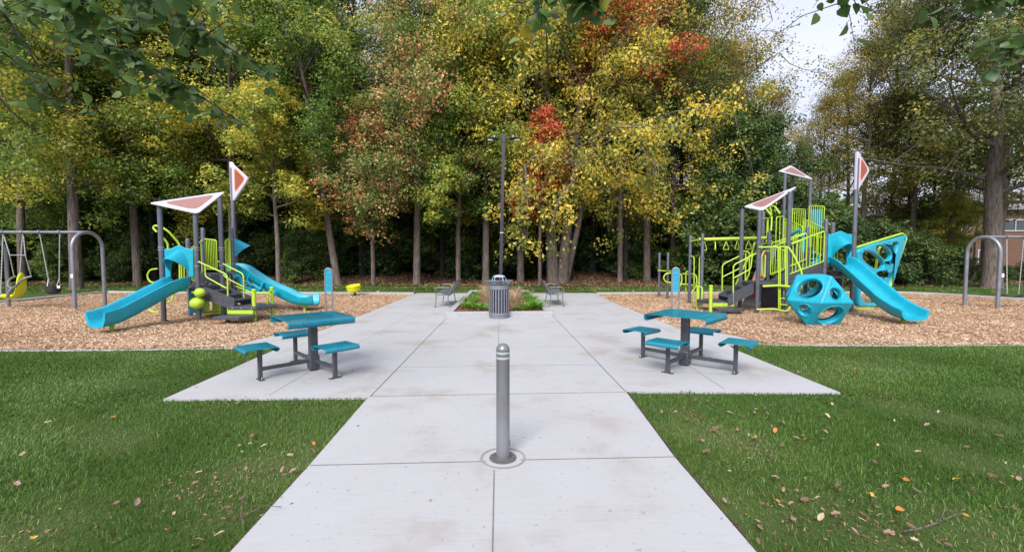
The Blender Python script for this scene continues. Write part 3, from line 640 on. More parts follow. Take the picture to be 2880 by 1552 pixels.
# ------------------------------------------------------------------ tables
def table(cx, cy, rot, seats, label):
    t = thing('picnic_table', label, 'picnic table', (cx, cy, .024))
    c = Vector((cx, cy, 0)); Z0 = .024
    b = MB(); b.box((cx, cy, Z0+.36), (.105, .105, .72), rot, bev=.008); b.build('pedestal', M_TABLEG, t)
    b = MB(); b.box((cx, cy, Z0+.12), (.135, .135, .2), rot, bev=.01)
    for s in (-1, 1): 
        M = Matrix.Rotation(rot, 3, 'Z'); q = c+M @ Vector((0, s*.07, Z0+.16)); b.box(q, (.025, .012, .025), rot, bev=.004); q = c+M @ Vector((0, s*.07, Z0+.07)); b.box(q, (.025, .012, .025), rot, bev=.004)
    b.build('collar', M_TABLEG, t)
    rt = rot
    # slatted top with rolled edges: slats run along local y, rolls along +-y ... slits cut as gaps between slats
    def slab(name, ctr, wx, wy, z, drop, ang, slit, m, parent, nsl):
        M = Matrix.Rotation(ang, 3, 'Z'); b = MB(); hw = wx/2; th = .004
        prof = []
        for k in range(7):
            a = R(90*k/6); prof.append((hw-.03+.03*math.sin(a), z-.03+.03*math.cos(a)))
        prof += [(hw-.002, z-drop*.75), (hw-.02, z-drop), (hw-.04, z-drop-.002)]
        rows = []
        line = [(-p[0], p[1]) for p in prof[::-1]]+[(p[0], p[1]) for p in prof]
        # end frames solid strips along both wy ends
        n = nsl; pitch = (wy-.06)/n
        seq = [(-wy/2, -wy/2+.03)]+[(-wy/2+.03+i*pitch+pitch*slit/2, -wy/2+.03+(i+1)*pitch-pitch*slit/2) for i in range(n)]+[(wy/2-.03, wy/2)]
        for (ya, yb) in seq:
            rows = [[Vector(ctr)+M @ Vector((x, y, zz)) for (x, zz) in line] for y in (ya, yb)]
            b.grid([list(r) for r in zip(*rows)])
        # rolled side bands stay solid
        for s in (-1, 1):
            for (xa, xb) in ((hw-.09, hw-.031),):
                b.box(Vector(ctr)+M @ Vector((s*(xa+xb)/2, 0, z-.004)), (xb-xa, wy-.01, .004), ang)
            rows = [[Vector(ctr)+M @ Vector((s*(x-.004), y, zz-.002)) for (x, zz) in prof] for y in (-wy/2, wy/2)]
            b.grid(rows)
        b.box(Vector(ctr)+M @ Vector((0, 0, z-.02)), (wx-.1, .05, .03), ang)
        return b.build(name, m, parent, solid=.006)
    slab('tabletop', (cx, cy, 0), .88, .86, .785, .085, rot+R(90), .36, M_TTEAL, t, 16)
    for (dx, dy) in seats:
        d = Vector((dx, dy, 0)); L = d.length; a = math.atan2(dy, dx); u = d.normalized(); q = c+d
        b = MB(); b.box((q.x, q.y, Z0+.215), (.05, .05, .43), a, bev=.005); b.build('seat_post', M_TABLEG, t)
        b = MB(); b.beam(c+u*.065+Vector((0, 0, Z0+.14)), q-u*.025+Vector((0, 0, Z0+.14)), .045, .045); b.build('floor_arm', M_TABLEG, t)
        b = MB(); M = Matrix.Rotation(a, 3, 'Z'); b.box(q+Vector((0, 0, Z0+.006)), (.06, .16, .01), a, bev=.002); fp = b.build('foot_plate', M_TABLEG, t)
        b = MB()
        for s in (-1, 1): b.lathe([(.006, 0), (.006, .035), (0, .036)], q+M @ Vector((0, s*.06, Z0+.01)), 8)
        o = b.build('anchor_bolt', M_BOLT, fp)
        slab('seat', q+u*.03, .40, .46, .465, .05, a, .30, M_TTEAL, t, 9)
table(-2.80, 6.10, R(42), [(-.47, -.49), (.47, -.41), (-.50, .50)], 'teal slatted picnic table with three seats on the left of the plaza')
table(2.54, 6.36, R(47), [(-.46, .52), (-.40, -.42), (.46, .52), (.52, -.44)], 'teal picnic table with four seats on the right of the plaza')

# ------------------------------------------------------------------ bollard
x, y = -.072, 3.43; Z0 = .024
t = thing('bollard', 'grey steel bollard with two reflective bands in the middle of the path', 'bollard', (x, y, Z0))
b = MB(); r = .0535; H = .925
b.lathe([(r, 0), (r, H-.052)]+[(r*math.cos(a), H-.052+.052*math.sin(a)) for a in [R(k) for k in range(10, 91, 10)]], (x, y, Z0), 40); b.build('post_shell', M_BOLL, t)
for z in (.805, .845):
    b = MB(); b.lathe([(r, z), (r+.0015, z), (r+.0015, z+.017), (r, z+.017)], (x, y, Z0), 40); b.build('reflective_band', M_REFL, t)
b = MB(); b.box((x+r+.001, y-.01, Z0+.13), (.010, .018, .04), bev=.004); b.lathe([(.005, 0), (.005, .002), (0, .002)], (x+.042, y-r*.62, Z0+.13), 8, Matrix.Rotation(R(90), 3, 'X')); b.build('lock', M_BENCH, t)
b = MB(); b.lathe([(.0, .0055), (.108, .0055), (.11, .001)], (x, y, Z0), 40); b.build('footing_plate', mat('dark_grout', (.10, .095, .09), .9, var=.4, vscale=40, bump=.6, bscale=150), t)
b = MB(); b.lathe([(.165, .004), (.1655, .006), (.1795, .006), (.18, .004)], (x, y, Z0), 56); b.build('core_ring', mat('ring_mortar', (.25, .235, .22), .9, var=.15, vscale=20), t)

# ------------------------------------------------------------------ litter bin
x, y = -.335, 11.25
t = thing('litter_bin', 'grey slatted steel litter bin with flared rim in front of the planter', 'litter bin', (x, y, Z0))
b = MB(); b.lathe([(.235, .0), (.25, .01), (.25, .07), (.265, .085), (.265, .135), (.25, .14)], (x, y, Z0), 40); b.build('base', M_CAN, t)
b = MB(); b.lathe([(.25, .735), (.268, .74), (.268, .835), (.25, .84)], (x, y, Z0), 40); b.build('band', M_CAN, t)
b = MB()
for k in range(22):
    a = 2*math.pi*(k+.5)/22; b.box((x+.258*math.cos(a), y+.258*math.sin(a), Z0+.438), (.009, .034, .60), a, bev=.002)
b.build('slats', M_CAN, t)
b = MB(); b.lathe([(.0, .06), (.232, .06), (.232, .78), (.225, .78), (.225, .1)], (x, y, Z0), 32); b.build('liner', mat('bin_liner_dark', (.012, .012, .03), .5), t)
b = MB()
for k in range(36):
    a = 2*math.pi*k/36; ca, sa = math.cos(a), math.sin(a)
    pr = [(.262, .835), (.275, .88), (.305, .925), (.355, .955), (.362, .957)]
    b.tube([(x+r_*ca, y+r_*sa, Z0+z_) for r_, z_ in pr], .009, 5)
b.lathe([(.345, .952), (.362, .945), (.372, .956), (.362, .966), (.345, .962)], (x, y, Z0), 48); b.lathe([(.275, .885), (.29, .885), (.29, .897), (.278, .897)], (x, y, Z0), 40); b.build('flared_rim', M_CAN, t)
b = MB()
for k in range(5):
    a = 2*math.pi*k/5+.3; ca, sa = math.cos(a), math.sin(a)
    b.tube([(x+r_*ca, y+r_*sa, Z0+z_) for r_, z_ in [(.20, .90), (.185, 1.0), (.14, 1.07)]], .008, 6)
b.build('hood_frame', mat('pale_blue_rod', (.30, .55, .66), .4), t)
b = MB(); b.lathe([(.0, 1.105), (.06, 1.10), (.12, 1.085), (.158, 1.055), (.155, 1.045), (.10, 1.06), (0, 1.07)], (x, y, Z0), 36); b.build('hood', mat('hood_grey', (.36, .38, .40), .45, var=.1), t)

# ------------------------------------------------------------------ planter
pl = [G(1253.4, 894.6), G(1554.9, 892.5), G(1487, 825.8), G(1321.8, 825.8)]
t = thing('planter_bed', 'raised concrete kerbed planting bed in the middle of the plaza', 'planter', (0, 14.5, Z0))
fl, fr_, br_, bl = pl
ctr = (fl+fr_+br_+bl)/4
def inset(p, d):
    out = []; n = len(p)
    for i in range(n):
        a, q, c_ = p[i-1], p[i], p[(i+1) % n]; e1 = (q-a).normalized(); e2 = (c_-q).normalized(); n1 = Vector((-e1.y, e1.x, 0)); n2 = Vector((-e2.y, e2.x, 0))
        bis = (n1+n2).normalized(); out.append(q+bis*(d/bis.dot(n1)))
    return out
inn = inset(pl, .17)
b = MB(); rows = []
for prof in [(0, -.02), (0, .118), (.008, .13), (.162, .13), (.17, .122), (.17, -.02)]:
    rw = inset(pl, prof[0]) if prof[0] else [Vector(p) for p in pl]; rows.append([Vector((p.x, p.y, Z0+prof[1])) for p in rw+[rw[0]]])
b.grid([r_[::-1] for r_ in rows]); b.build('kerb', mat('planter_kerb_concrete', (.335, .335, .345), .85, var=.10, vscale=6, bump=.25, bscale=80), t, ang=30)
o = sheet('mulch', [(p.x, p.y) for p in inn], Z0+.07, M_MULCH); del o['kind']; o.parent = t; o.matrix_parent_inverse = Matrix.Translation(-t.location)
rg = np.random.default_rng(8); n = 5000; xy = np.stack([rg.uniform(-2.3, 1.8, n), rg.uniform(11, 18.5, n)], -1); xy = xy[inpoly(xy[:, 0], xy[:, 1], [(p.x, p.y) for p in inset(pl, .22)])]
C = np.concatenate([xy, np.full((len(xy), 1), Z0+.085)], 1); C[:, 2] += rg.random(len(C))*.02
V, Fq = leaf_quads(C, .07, rg, asp=.4, flat=.15, up=.3, fold=.02); tag(link('mulch_chips', npmesh('mulch_chips', V, Fq, tint=rg.random(len(Fq)), clus=rg.random(len(Fq))), L_MULCH), 'red brown mulch chips in the planter', kind='stuff')
def grass_clump(seed, n, h, spread, wd, curl):
    rg = np.random.default_rng(seed); V = []; Fq = []; 
    for i in range(n):
        a = rg.random()*6.283; r0 = rg.random()**.5*spread*.3; hh = h*(.55+.5*rg.random()); out = spread*(.3+rg.random()*.9); ca, sa = math.cos(a), math.sin(a); tw = rg.normal()*.7
        pts = []
        for k in range(5):
            s = k/4; rr = r0+out*s**1.7; z = hh*(s-curl*s**3)
            pts.append((rr*ca, rr*sa, z))
        sx, sy = -math.sin(a+tw), math.cos(a+tw)
        b0 = len(V)
        for k, p in enumerate(pts):
            w_ = wd*(1-(k/4)**2*.9); V += [(p[0]-sx*w_, p[1]-sy*w_, p[2]), (p[0]+sx*w_, p[1]+sy*w_, p[2])]
        for k in range(4): Fq.append((b0+2*k, b0+2*k+1, b0+2*k+3, b0+2*k+2))
    tn = np.repeat(rg.random(n), 4); return npmesh('clump', V, Fq, tint=tn, clus=np.repeat(rg.random(n), 4))
GT = [grass_clump(i, 420, .72, .30, .005, .25) for i in (1, 2)]; GL = [grass_clump(10+i, 90, .34, .30, .011, .55) for i in range(3)]
for i, (X_, Y_, s, lab) in enumerate([(-.75, 12.9, 1, 'tan ornamental grass clump left of the litter bin'), (.07, 12.7, .95, 'tan ornamental grass clump right of the litter bin'), (-.85, 15.0, 1.0, 'tan ornamental grass clump farther back in the planter'), (.15, 15.2, .85, 'tan ornamental grass clump at the rear right of the planter')]):
    o = link('ornamental_grass', GT[i % 2], L_TAN); o.location = (X_, Y_, Z0+.07); o.scale = (s, s, s); o.rotation_euler = (0, 0, i); tag(o, lab, 'grass clump', 'tan grass clumps in the planter')
lil = [(-1.32, 12.6), (-.95, 12.25), (-1.25, 13.6), (-1.2, 14.6), (-1.15, 15.6), (-1.1, 16.8), (.42, 12.3), (.72, 12.45), (.66, 13.3), (.62, 14.2), (.55, 15.2), (.50, 16.3), (-.6, 12.0), (.15, 12.0)]
for i, (X_, Y_) in enumerate(lil):
    o = link('daylily', GL[i % 3], L_LILY); o.location = (X_, Y_, Z0+.07); s = (.85 if i > 11 else 1.25)*(.9+.25*((i*7) % 5)/5); o.scale = (s, s, s); o.rotation_euler = (0, 0, i*1.1)
    tag(o, 'arching bright green lily clump in the planter', 'plant', 'green lily clumps in the planter')

# ------------------------------------------------------------------ lamp post
x, y = -.40, 15.6
t = thing('lamp_post', 'tall dark square lamp post with twin flat heads behind the planter', 'lamp post', (x, y, Z0))
b = MB(); b.box((x, y, Z0+.12), (.22, .22, .16), bev=.02); b.build('base', M_LAMP, t)
tilt = .11
b = MB(); b.beam((x-.02, y, Z0+.1), (x+tilt, y, Z0+5.85), .115, .115, up=Vector((0, 1, 0))); b.build('pole', M_LAMP, t)
b = MB(); b.box((x+.035, y-.001, 2.42), (.12, .122, .03)); b.build('band', mat('pale_band', (.5, .52, .56), .5), t)
xt = x+tilt; zt = P(1412, 392, y).z
b = MB(); b.box((xt, y, zt+.0), (.14, .14, .26), bev=.01); b.beam((xt-.3, y, zt+.03), (xt+.3, y, zt+.03), .05, .05); b.build('bracket', M_LAMP, t)
for s in (-1, 1):
    b = MB(); rows = []
    for k in range(9):
        q = k/8; xx = xt+s*(.2+.42*q); wy = .15*math.sin(math.pi*(.2+.72*q))**.5; hz = .055*(1-.5*q)
        rows.append([(xx, y+wy*math.cos(a), zt+.02+hz*math.sin(a)*(1 if math.sin(a) > 0 else .8)) for a in [2*math.pi*j/12 for j in range(13)]])
    b.grid(rows); h = b.build('lamp_head', M_LAMP, t)
    b = MB(); b.box((xt+s*.47, y, zt-.035), (.17, .17, .045), bev=.01); o = b.build('lens', M_GLASS, h)
    b = MB(); b.lathe([(.03, 0), (.03, .05), (.022, .06), (0, .06)], (xt+s*.33, y, zt+.07), 12); o = b.build('sensor', M_REFL, h)

# ------------------------------------------------------------------ benches
def bench(x0, x1, y0, y1, s, label):
    """s=+1: backrest on +x side"""
    t = thing('park_bench', label, 'bench', ((x0+x1)/2, (y0+y1)/2, Z0), 0, 'grey benches beside the planter')
    xb, xf = (x1, x0) if s > 0 else (x0, x1); z0 = Z0
    for yy in (y0, y1):
        for nm, xx, dx in (('leg', xf, -.03*s), ('leg', xb, .05*s)):
            b = MB(); top = xx - dx*.6
            b.tube([(top, yy, z0+.40), (top-dx*.25, yy, z0+.25), (xx, yy, z0+.05), (xx+dx*.4, yy, z0+.006)], .014, 8); b.box((xx+dx*.4, yy, z0+.005), (.09, .09, .008), bev=.002); b.build(nm, M_BENCH, t)
        b = MB(); xr = xb-.03*s
        b.tube(arc_corner([(xf+.0*s, yy, z0+.40), (xf-.0*s, yy, z0+.61), (xf+.30*s, yy, z0+.61), (xr+.03*s, yy, z0+.585)], .09), .013, 8); b.build('armrest', M_BENCH, t)
    # seat with gentle wave
    rows = []
    for yy in (y0-.01, y1+.01):
        rows.append([(xf+(xb-xf)*q-.02*s*0, yy, z0+.415+.03*math.sin(q*math.pi*1.3+.2)-.03*q) for q in [k/12 for k in range(13)]])
    b = MB(); b.grid(rows); b.build('seat', M_BENCH, t, solid=.012)
    b = MB(); b.beam((xf+.02*s, y0, z0+.385), (xb-.02*s, y0, z0+.385), .02, .03); b.beam((xf+.02*s, y1, z0+.385), (xb-.02*s, y1, z0+.385), .02, .03); b.beam(((xf+xb)/2, y0, z0+.38), ((xf+xb)/2, y1, z0+.38), .03, .02); b.build('seat_frame', M_BENCH, t)
    b = MB(); bx_ = lambda q: xb-.03*s+s*(.20*q)   # leaning back
    n = 22
    for k in range(n):
        ya = y0+(y1-y0)*(k+.15)/n; yb = y0+(y1-y0)*(k+.85)/n
        rows = [[(bx_(q), yy, z0+.41+.37*q+.0) for q in [j/5 for j in range(6)]] for yy in (ya, yb)]; b.grid(rows)
    for q in (0.04, .98): b.beam((bx_(q), y0-.01, z0+.41+.37*q), (bx_(q), y1+.01, z0+.41+.37*q), .012, .035)
    for yy in (y0, y1): b.tube([(bx_(0), yy, z0+.38), (bx_(1.03), yy, z0+.41+.38)], .016, 8)
    b.build('backrest', M_BENCH, t, solid=.005)
bench(-2.36, -1.93, 13.42, 14.9, 1, 'grey steel bench with armrests left of the planter')
bench(1.17, 1.61, 13.62, 15.15, -1, 'grey steel bench with armrests right of the planter')

# ------------------------------------------------------------------ info signs
def sign(cx, cy, wd, ztop, label, rz):
    t = thing('information_sign', label, 'sign', (cx, cy, 0)); xa = Vector((math.cos(rz), math.sin(rz), 0)); ya = Vector((0, 0, 1)); c = Vector((cx, cy, 0)); r = wd/2
    pts = [c-xa*r, c-xa*r+ya*(ztop-r)]+[c-xa*r*math.cos(a)+ya*(ztop-r+r*math.sin(a)) for a in [R(k) for k in range(15, 180, 15)]]+[c+xa*r+ya*(ztop-r), c+xa*r]
    b = MB(); b.tube(pts, .021, 10); b.build('frame', M_GAL, t)
    ri = r-.008; zb = ztop*.56 - .02
    ou = [c-xa*ri+ya*zb]+[c-xa*ri*math.cos(a)+ya*(ztop-r+ri*math.sin(a)) for a in [R(k) for k in range(0, 181, 15)]]+[c+xa*ri+ya*zb]
    f = plate('sign_panel', M_SIGN, t, ou, thick=.014, bev=.002, origin=c, xa=xa, ya=ya)
    nrm = xa.cross(ya).normalized(); 
    if nrm.y > 0: nrm = -nrm
    lines = ['WELCOME', 'PLAY AREA', 'ages 5 to 12', 'adult supervision', 'is recommended', 'check surfacing', 'before play', 'no helmets or', 'drawstrings', 'do not use when', 'surfaces are hot', 'enjoy the park']
    lines = ['AGES 5-12']+['= - = - =', '- = = -', '= = - ='][0:0]
    o = text(f, lines[0], c+nrm*.009+ya*(ztop-r*1.05), xa, ya, .032, M_TXT)
    b = MB(); rr_ = random.Random(int(cx*10)); z = ztop-r*1.05-.05
    while z > zb+.04:
        wl = ri*rr_.uniform(1.0, 1.6)
        x_ = -wl/2
        while x_ < wl/2:
            l = rr_.uniform(.012, .03); b.box(c+nrm*.0085+ya*z+xa*(x_+l/2), (l, .002, .006), rz); x_ += l+.006
        z -= .022 if rr_.random() < .8 else .045
    o = b.build('small_print', M_TXT, f, smooth=False)
sign(-4.60, 10.95, .165, 1.30, 'narrow blue information sign in a grey hoop beside the left picnic table', R(12))
sign(4.03, 10.75, .165, 1.32, 'narrow blue information sign in a grey hoop behind the right picnic table', R(-14))

# ------------------------------------------------------------------ spinner bowl
p = P(998, 832, 17.35); x, y = p.x, 17.35
t = thing('spinner_bowl', 'yellow green spinning bowl seat on a short post at the back of the left chips', 'spinner', (x, y, 0))
b = MB(); b.lathe([(.04, 0), (.04, .2), (0, .2)], (x, y, 0), 12); b.build('post', M_BLACK, t)
M = Matrix.Rotation(R(8), 3, 'X') @ Matrix.Rotation(R(-5), 3, 'Y')
b = MB(); b.lathe([(0, .16), (.16, .165), (.24, .21), (.27, .29), (.275, .40), (.285, .42), (.275, .435), (.255, .42), (.25, .33), (.2, .26), (0, .24)], (x, y, 0), 36, M); b.build('bowl', M_YEL, t)

# ------------------------------------------------------------------ shared playset pieces
def chute(parent, path, width, wall, name='slide', flare=.02, m=None, rim=.022, sub_name=None, wallf=None):
    """U section swept along path of (x,y,z)"""
    pts = []
    P_ = [Vector(p) for p in path]
    n = len(P_)
    def cr(a, b_, c_, d, t): return .5*((2*b_)+(-a+c_)*t+(2*a-5*b_+4*c_-d)*t*t+(-a+3*b_-3*c_+d)*t**3)
    for i in range(n-1):
        a = P_[max(i-1, 0)]; d = P_[min(i+2, n-1)]
        for k in range(6): pts.append(cr(a, P_[i], P_[i+1], d, k/6))
    pts.append(P_[-1]); rows = []
    N_ = len(pts)
    for i, p in enumerate(pts):
        t_ = pts[min(i+1, N_-1)]-pts[max(i-1, 0)]; t_.z = 0; t_.normalize(); sd = Vector((t_.y, -t_.x, 0)); s = i/(N_-1)
        wl = wall*(wallf(s) if wallf else 1); hw = width/2
        prof = [(-hw-.05, wl-.03), (-hw-.055, wl-.005), (-hw-.04, wl+.012), (-hw-.015, wl+.005), (-hw, wl-.03), (-hw+.03, wl*.45), (-hw+.07, .04), (-hw+.14, .005), (0, 0)]
        prof = prof+[(-a, z) for a, z in prof[:-1]][::-1]
        under = [(hw+.035, wl*.4), (hw-.02, -.01), (hw-.12, -.035), (0, -.04)]; under = under+[(-a, z) for a, z in under[:-1]][::-1]
        full = prof+under
        rows.append([p+sd*a+Vector((0, 0, z)) for a, z in full+[full[0]]])
    b = MB(); b.grid(rows); k = len(rows[0])-1
    b.add(rows[0][:k], [tuple(range(k))]); b.add(rows[-1][:k], [tuple(range(k))[::-1]])
    return b.build(name, m or M_TEAL, parent, ang=55)
def hood(parent, a, c_, z0, z1, out, depth=.42, bump=.09, open_w=.62, arch_top=.75):
    """panel between posts a and c_, with an arched opening and a projecting curved visor"""
    a = Vector((a[0], a[1], 0)); c_ = Vector((c_[0], c_[1], 0)); xa = (c_-a); Wd = xa.length; xa.normalize(); ya = Vector((0, 0, 1)); m_ = (a+c_)/2; hh = z1-z0; hw = Wd/2-.07
    top = [m_+xa*(hw*q)+ya*(z1+bump*math.exp(-(q/.42)**2)) for q in [k/12 for k in range(-12, 13)]]
    ow = hw*open_w; zt = z0+hh*arch_top
    arch = [m_+xa*(ow*math.cos(q))+ya*(z0+(zt-z0)*(.35+.65*math.sin(q))) for q in [R(k) for k in range(0, 181, 12)]]
    # from left bottom, up, across top, down right, then along the arch
    ou = [m_-xa*hw+ya*z0]+top+[m_+xa*hw+ya*z0, m_+xa*ow+ya*z0]+arch+[m_-xa*ow+ya*z0]
    pn = plate('hood_panel', M_TEAL, parent, ou, thick=.05, bev=.012, origin=m_, xa=xa, ya=ya)
    b = MB(); out = Vector(out).normalized(); rows = []
    for j in range(9):
        s = j/8; row = []
        for k in range(21):
            q = math.pi*k/20; rad = math.sin(q)
            px = (ow+.03)*math.cos(q)*(1-.12*s); pz = z0+.0+(zt-z0+.03+(z1-zt)*.75*(1-s)**2*rad)*(.30+.70*rad)*(1-.0*s)
            row.append(m_+xa*px+ya*(pz-.10*s*s*rad)+out*(depth*s*(.12+.88*rad**1.2)))
        rows.append(row)
    b.grid(rows); o = b.build('visor', M_TEAL, pn, solid=.02); return pn
def roof(parent, c1, c2, c3, rad=.18, th=.035, ins=.70, name='roof'):
    o = (c1+c2+c3)/3; xa = (c2-c1).normalized(); n = (c2-c1).cross(c3-c1).normalized()
    if n.z < 0: n = -n
    ya = n.cross(xa)
    f = plate(name, M_WHITE, parent, arc_corner([c1, c2, c3], rad, 8, True), thick=th, bev=.012, origin=o, xa=xa, ya=ya)
    cc = [o+(c-o)*ins for c in (c1, c2, c3)]
    k = plate('inset_panel', M_SALM, f, arc_corner(cc, rad*2.0, 8, True), thick=th+.010, bev=.003, origin=o, xa=xa, ya=ya)
    return f
def flag(parent, x, y, z0, z1, w_, ang, rp=.055):
    xa = Vector((math.cos(ang), math.sin(ang), 0)); ya = Vector((0, 0, 1)); c = Vector((x, y, 0)); H = z1-z0
    pts = [c-xa*.055+ya*z1, c+xa*.03+ya*z1, c+xa*.09+ya*(z1-H*.08), c+xa*w_*.95+ya*(z1-H*.40), c+xa*w_+ya*(z1-H*.46), c+xa*w_*.92+ya*(z1-H*.53), c+xa*.07+ya*z0, c-xa*.055+ya*z0]
    f = plate('flag_panel', M_WHITE, parent, pts, thick=.07, bev=.015, origin=c, xa=xa, ya=ya)
    q = [c+xa*w_*.20+ya*(z1-H*.13), c+xa*w_*.90+ya*(z1-H*.45), c+xa*w_*.20+ya*(z1-H*.82)]
    for sc, m, th in ((1.0, M_ORNG, .078), (.86, M_RUST, .084)):
        g = (q[0]+q[1]+q[2])/3; qq = [g+(p_-g)*sc for p_ in q]
        k = plate('inset_panel', m, f, arc_corner(qq, .13*sc, 6, True), thick=th, bev=.003, origin=c, xa=xa, ya=ya)
def tubep(parent, name, pts, r=.017, rad=.08, m=None, seg=8):
    b = MB(); b.tube(arc_corner(pts, rad) if rad else pts, r, seg); return b.build(name, m or M_LIME, parent)
def barrier(parent, a, c_, za0, za1, zc0, zc1, n, r=.011, name='barrier'):
    """lime guard panel from a to c_ with bottom/top heights at both ends"""
    a = Vector((a[0], a[1], 0)); c_ = Vector((c_[0], c_[1], 0)); Z = Vector((0, 0, 1)); b = MB()
    b.tube(arc_corner([a+Z*za0, a+Z*za1, c_+Z*zc1, c_+Z*zc0], .06, 5, True), r*1.35, 8, closed=True)
    for k in range(1, n+1):
        q = k/(n+1); p_ = a.lerp(c_, q); b.tube([p_+Z*(za0+(zc0-za0)*q), p_+Z*(za1+(zc1-za1)*q)], r, 6, cap=False)
    return b.build(name, M_LIME, parent)
def deck(parent, corners, z, th=.05, name='deck'):
    c = [Vector((x_, y_, z-th/2)) for x_, y_ in corners]; o = sum(c, Vector())/len(c)
    return plate(name, M_DECK, parent, c, thick=th, bev=.006, origin=o, xa=Vector((1, 0, 0)), ya=Vector((0, 1, 0)))
def stairs(parent, p0, p1, width_v, z0, z1, n, name='stair'):
    """p0 top (deck edge) to p1 bottom; width vector sideways"""
    p0 = Vector((*p0, 0)); p1 = Vector((*p1, 0)); wv = Vector((*width_v, 0)); Z = Vector((0, 0, 1)); d = (p1-p0)
    b = MB()
    for k in range(n):
        q0 = k/n; q1 = (k+1)/n; z = z0+(z1-z0)*(k+1)/(n+1)
        c = p0+d*(q0+q1)/2+Z*(z-.02); M = Matrix((d.normalized(), wv.normalized(), Z)).transposed()
        b.box(c+wv*.0, (d.length/n+.02, wv.length-.05, .035), M=M, bev=.004)
        b.box(p0+d*q0+Z*(z+(z0-z1)/(n+1)/2-.02), (.012, wv.length-.05, (z0-z1)/(n+1)-.03), M=M)
    b.build(name+'_treads', M_DECK, parent, smooth=False)
    for s in (-1, 1):
        a = p0+wv*.5*s; e = p1+wv*.5*s; xa = d.normalized()
        ou = [a+Z*(z0-.02), a+d*.12+Z*(z0-.02), e+Z*(z1+.16), e+Z*(z1-.12), e-d*.1+Z*(z1-.12), a+Z*(z0-.30)]
        plate('stringer', M_DECK, parent, ou, thick=.02, bev=.003, origin=a, xa=xa, ya=Z)
def egg(parent, c, r, rz, m=None, name='play_ball'):
    b = MB(); b.lathe([(r*math.sin(R(k)), -rz*math.cos(R(k))) for k in range(0, 181, 12)], c, 20, Matrix.Rotation(R(80), 3, 'Y')); return b.build(name, m or M_LIME, parent)

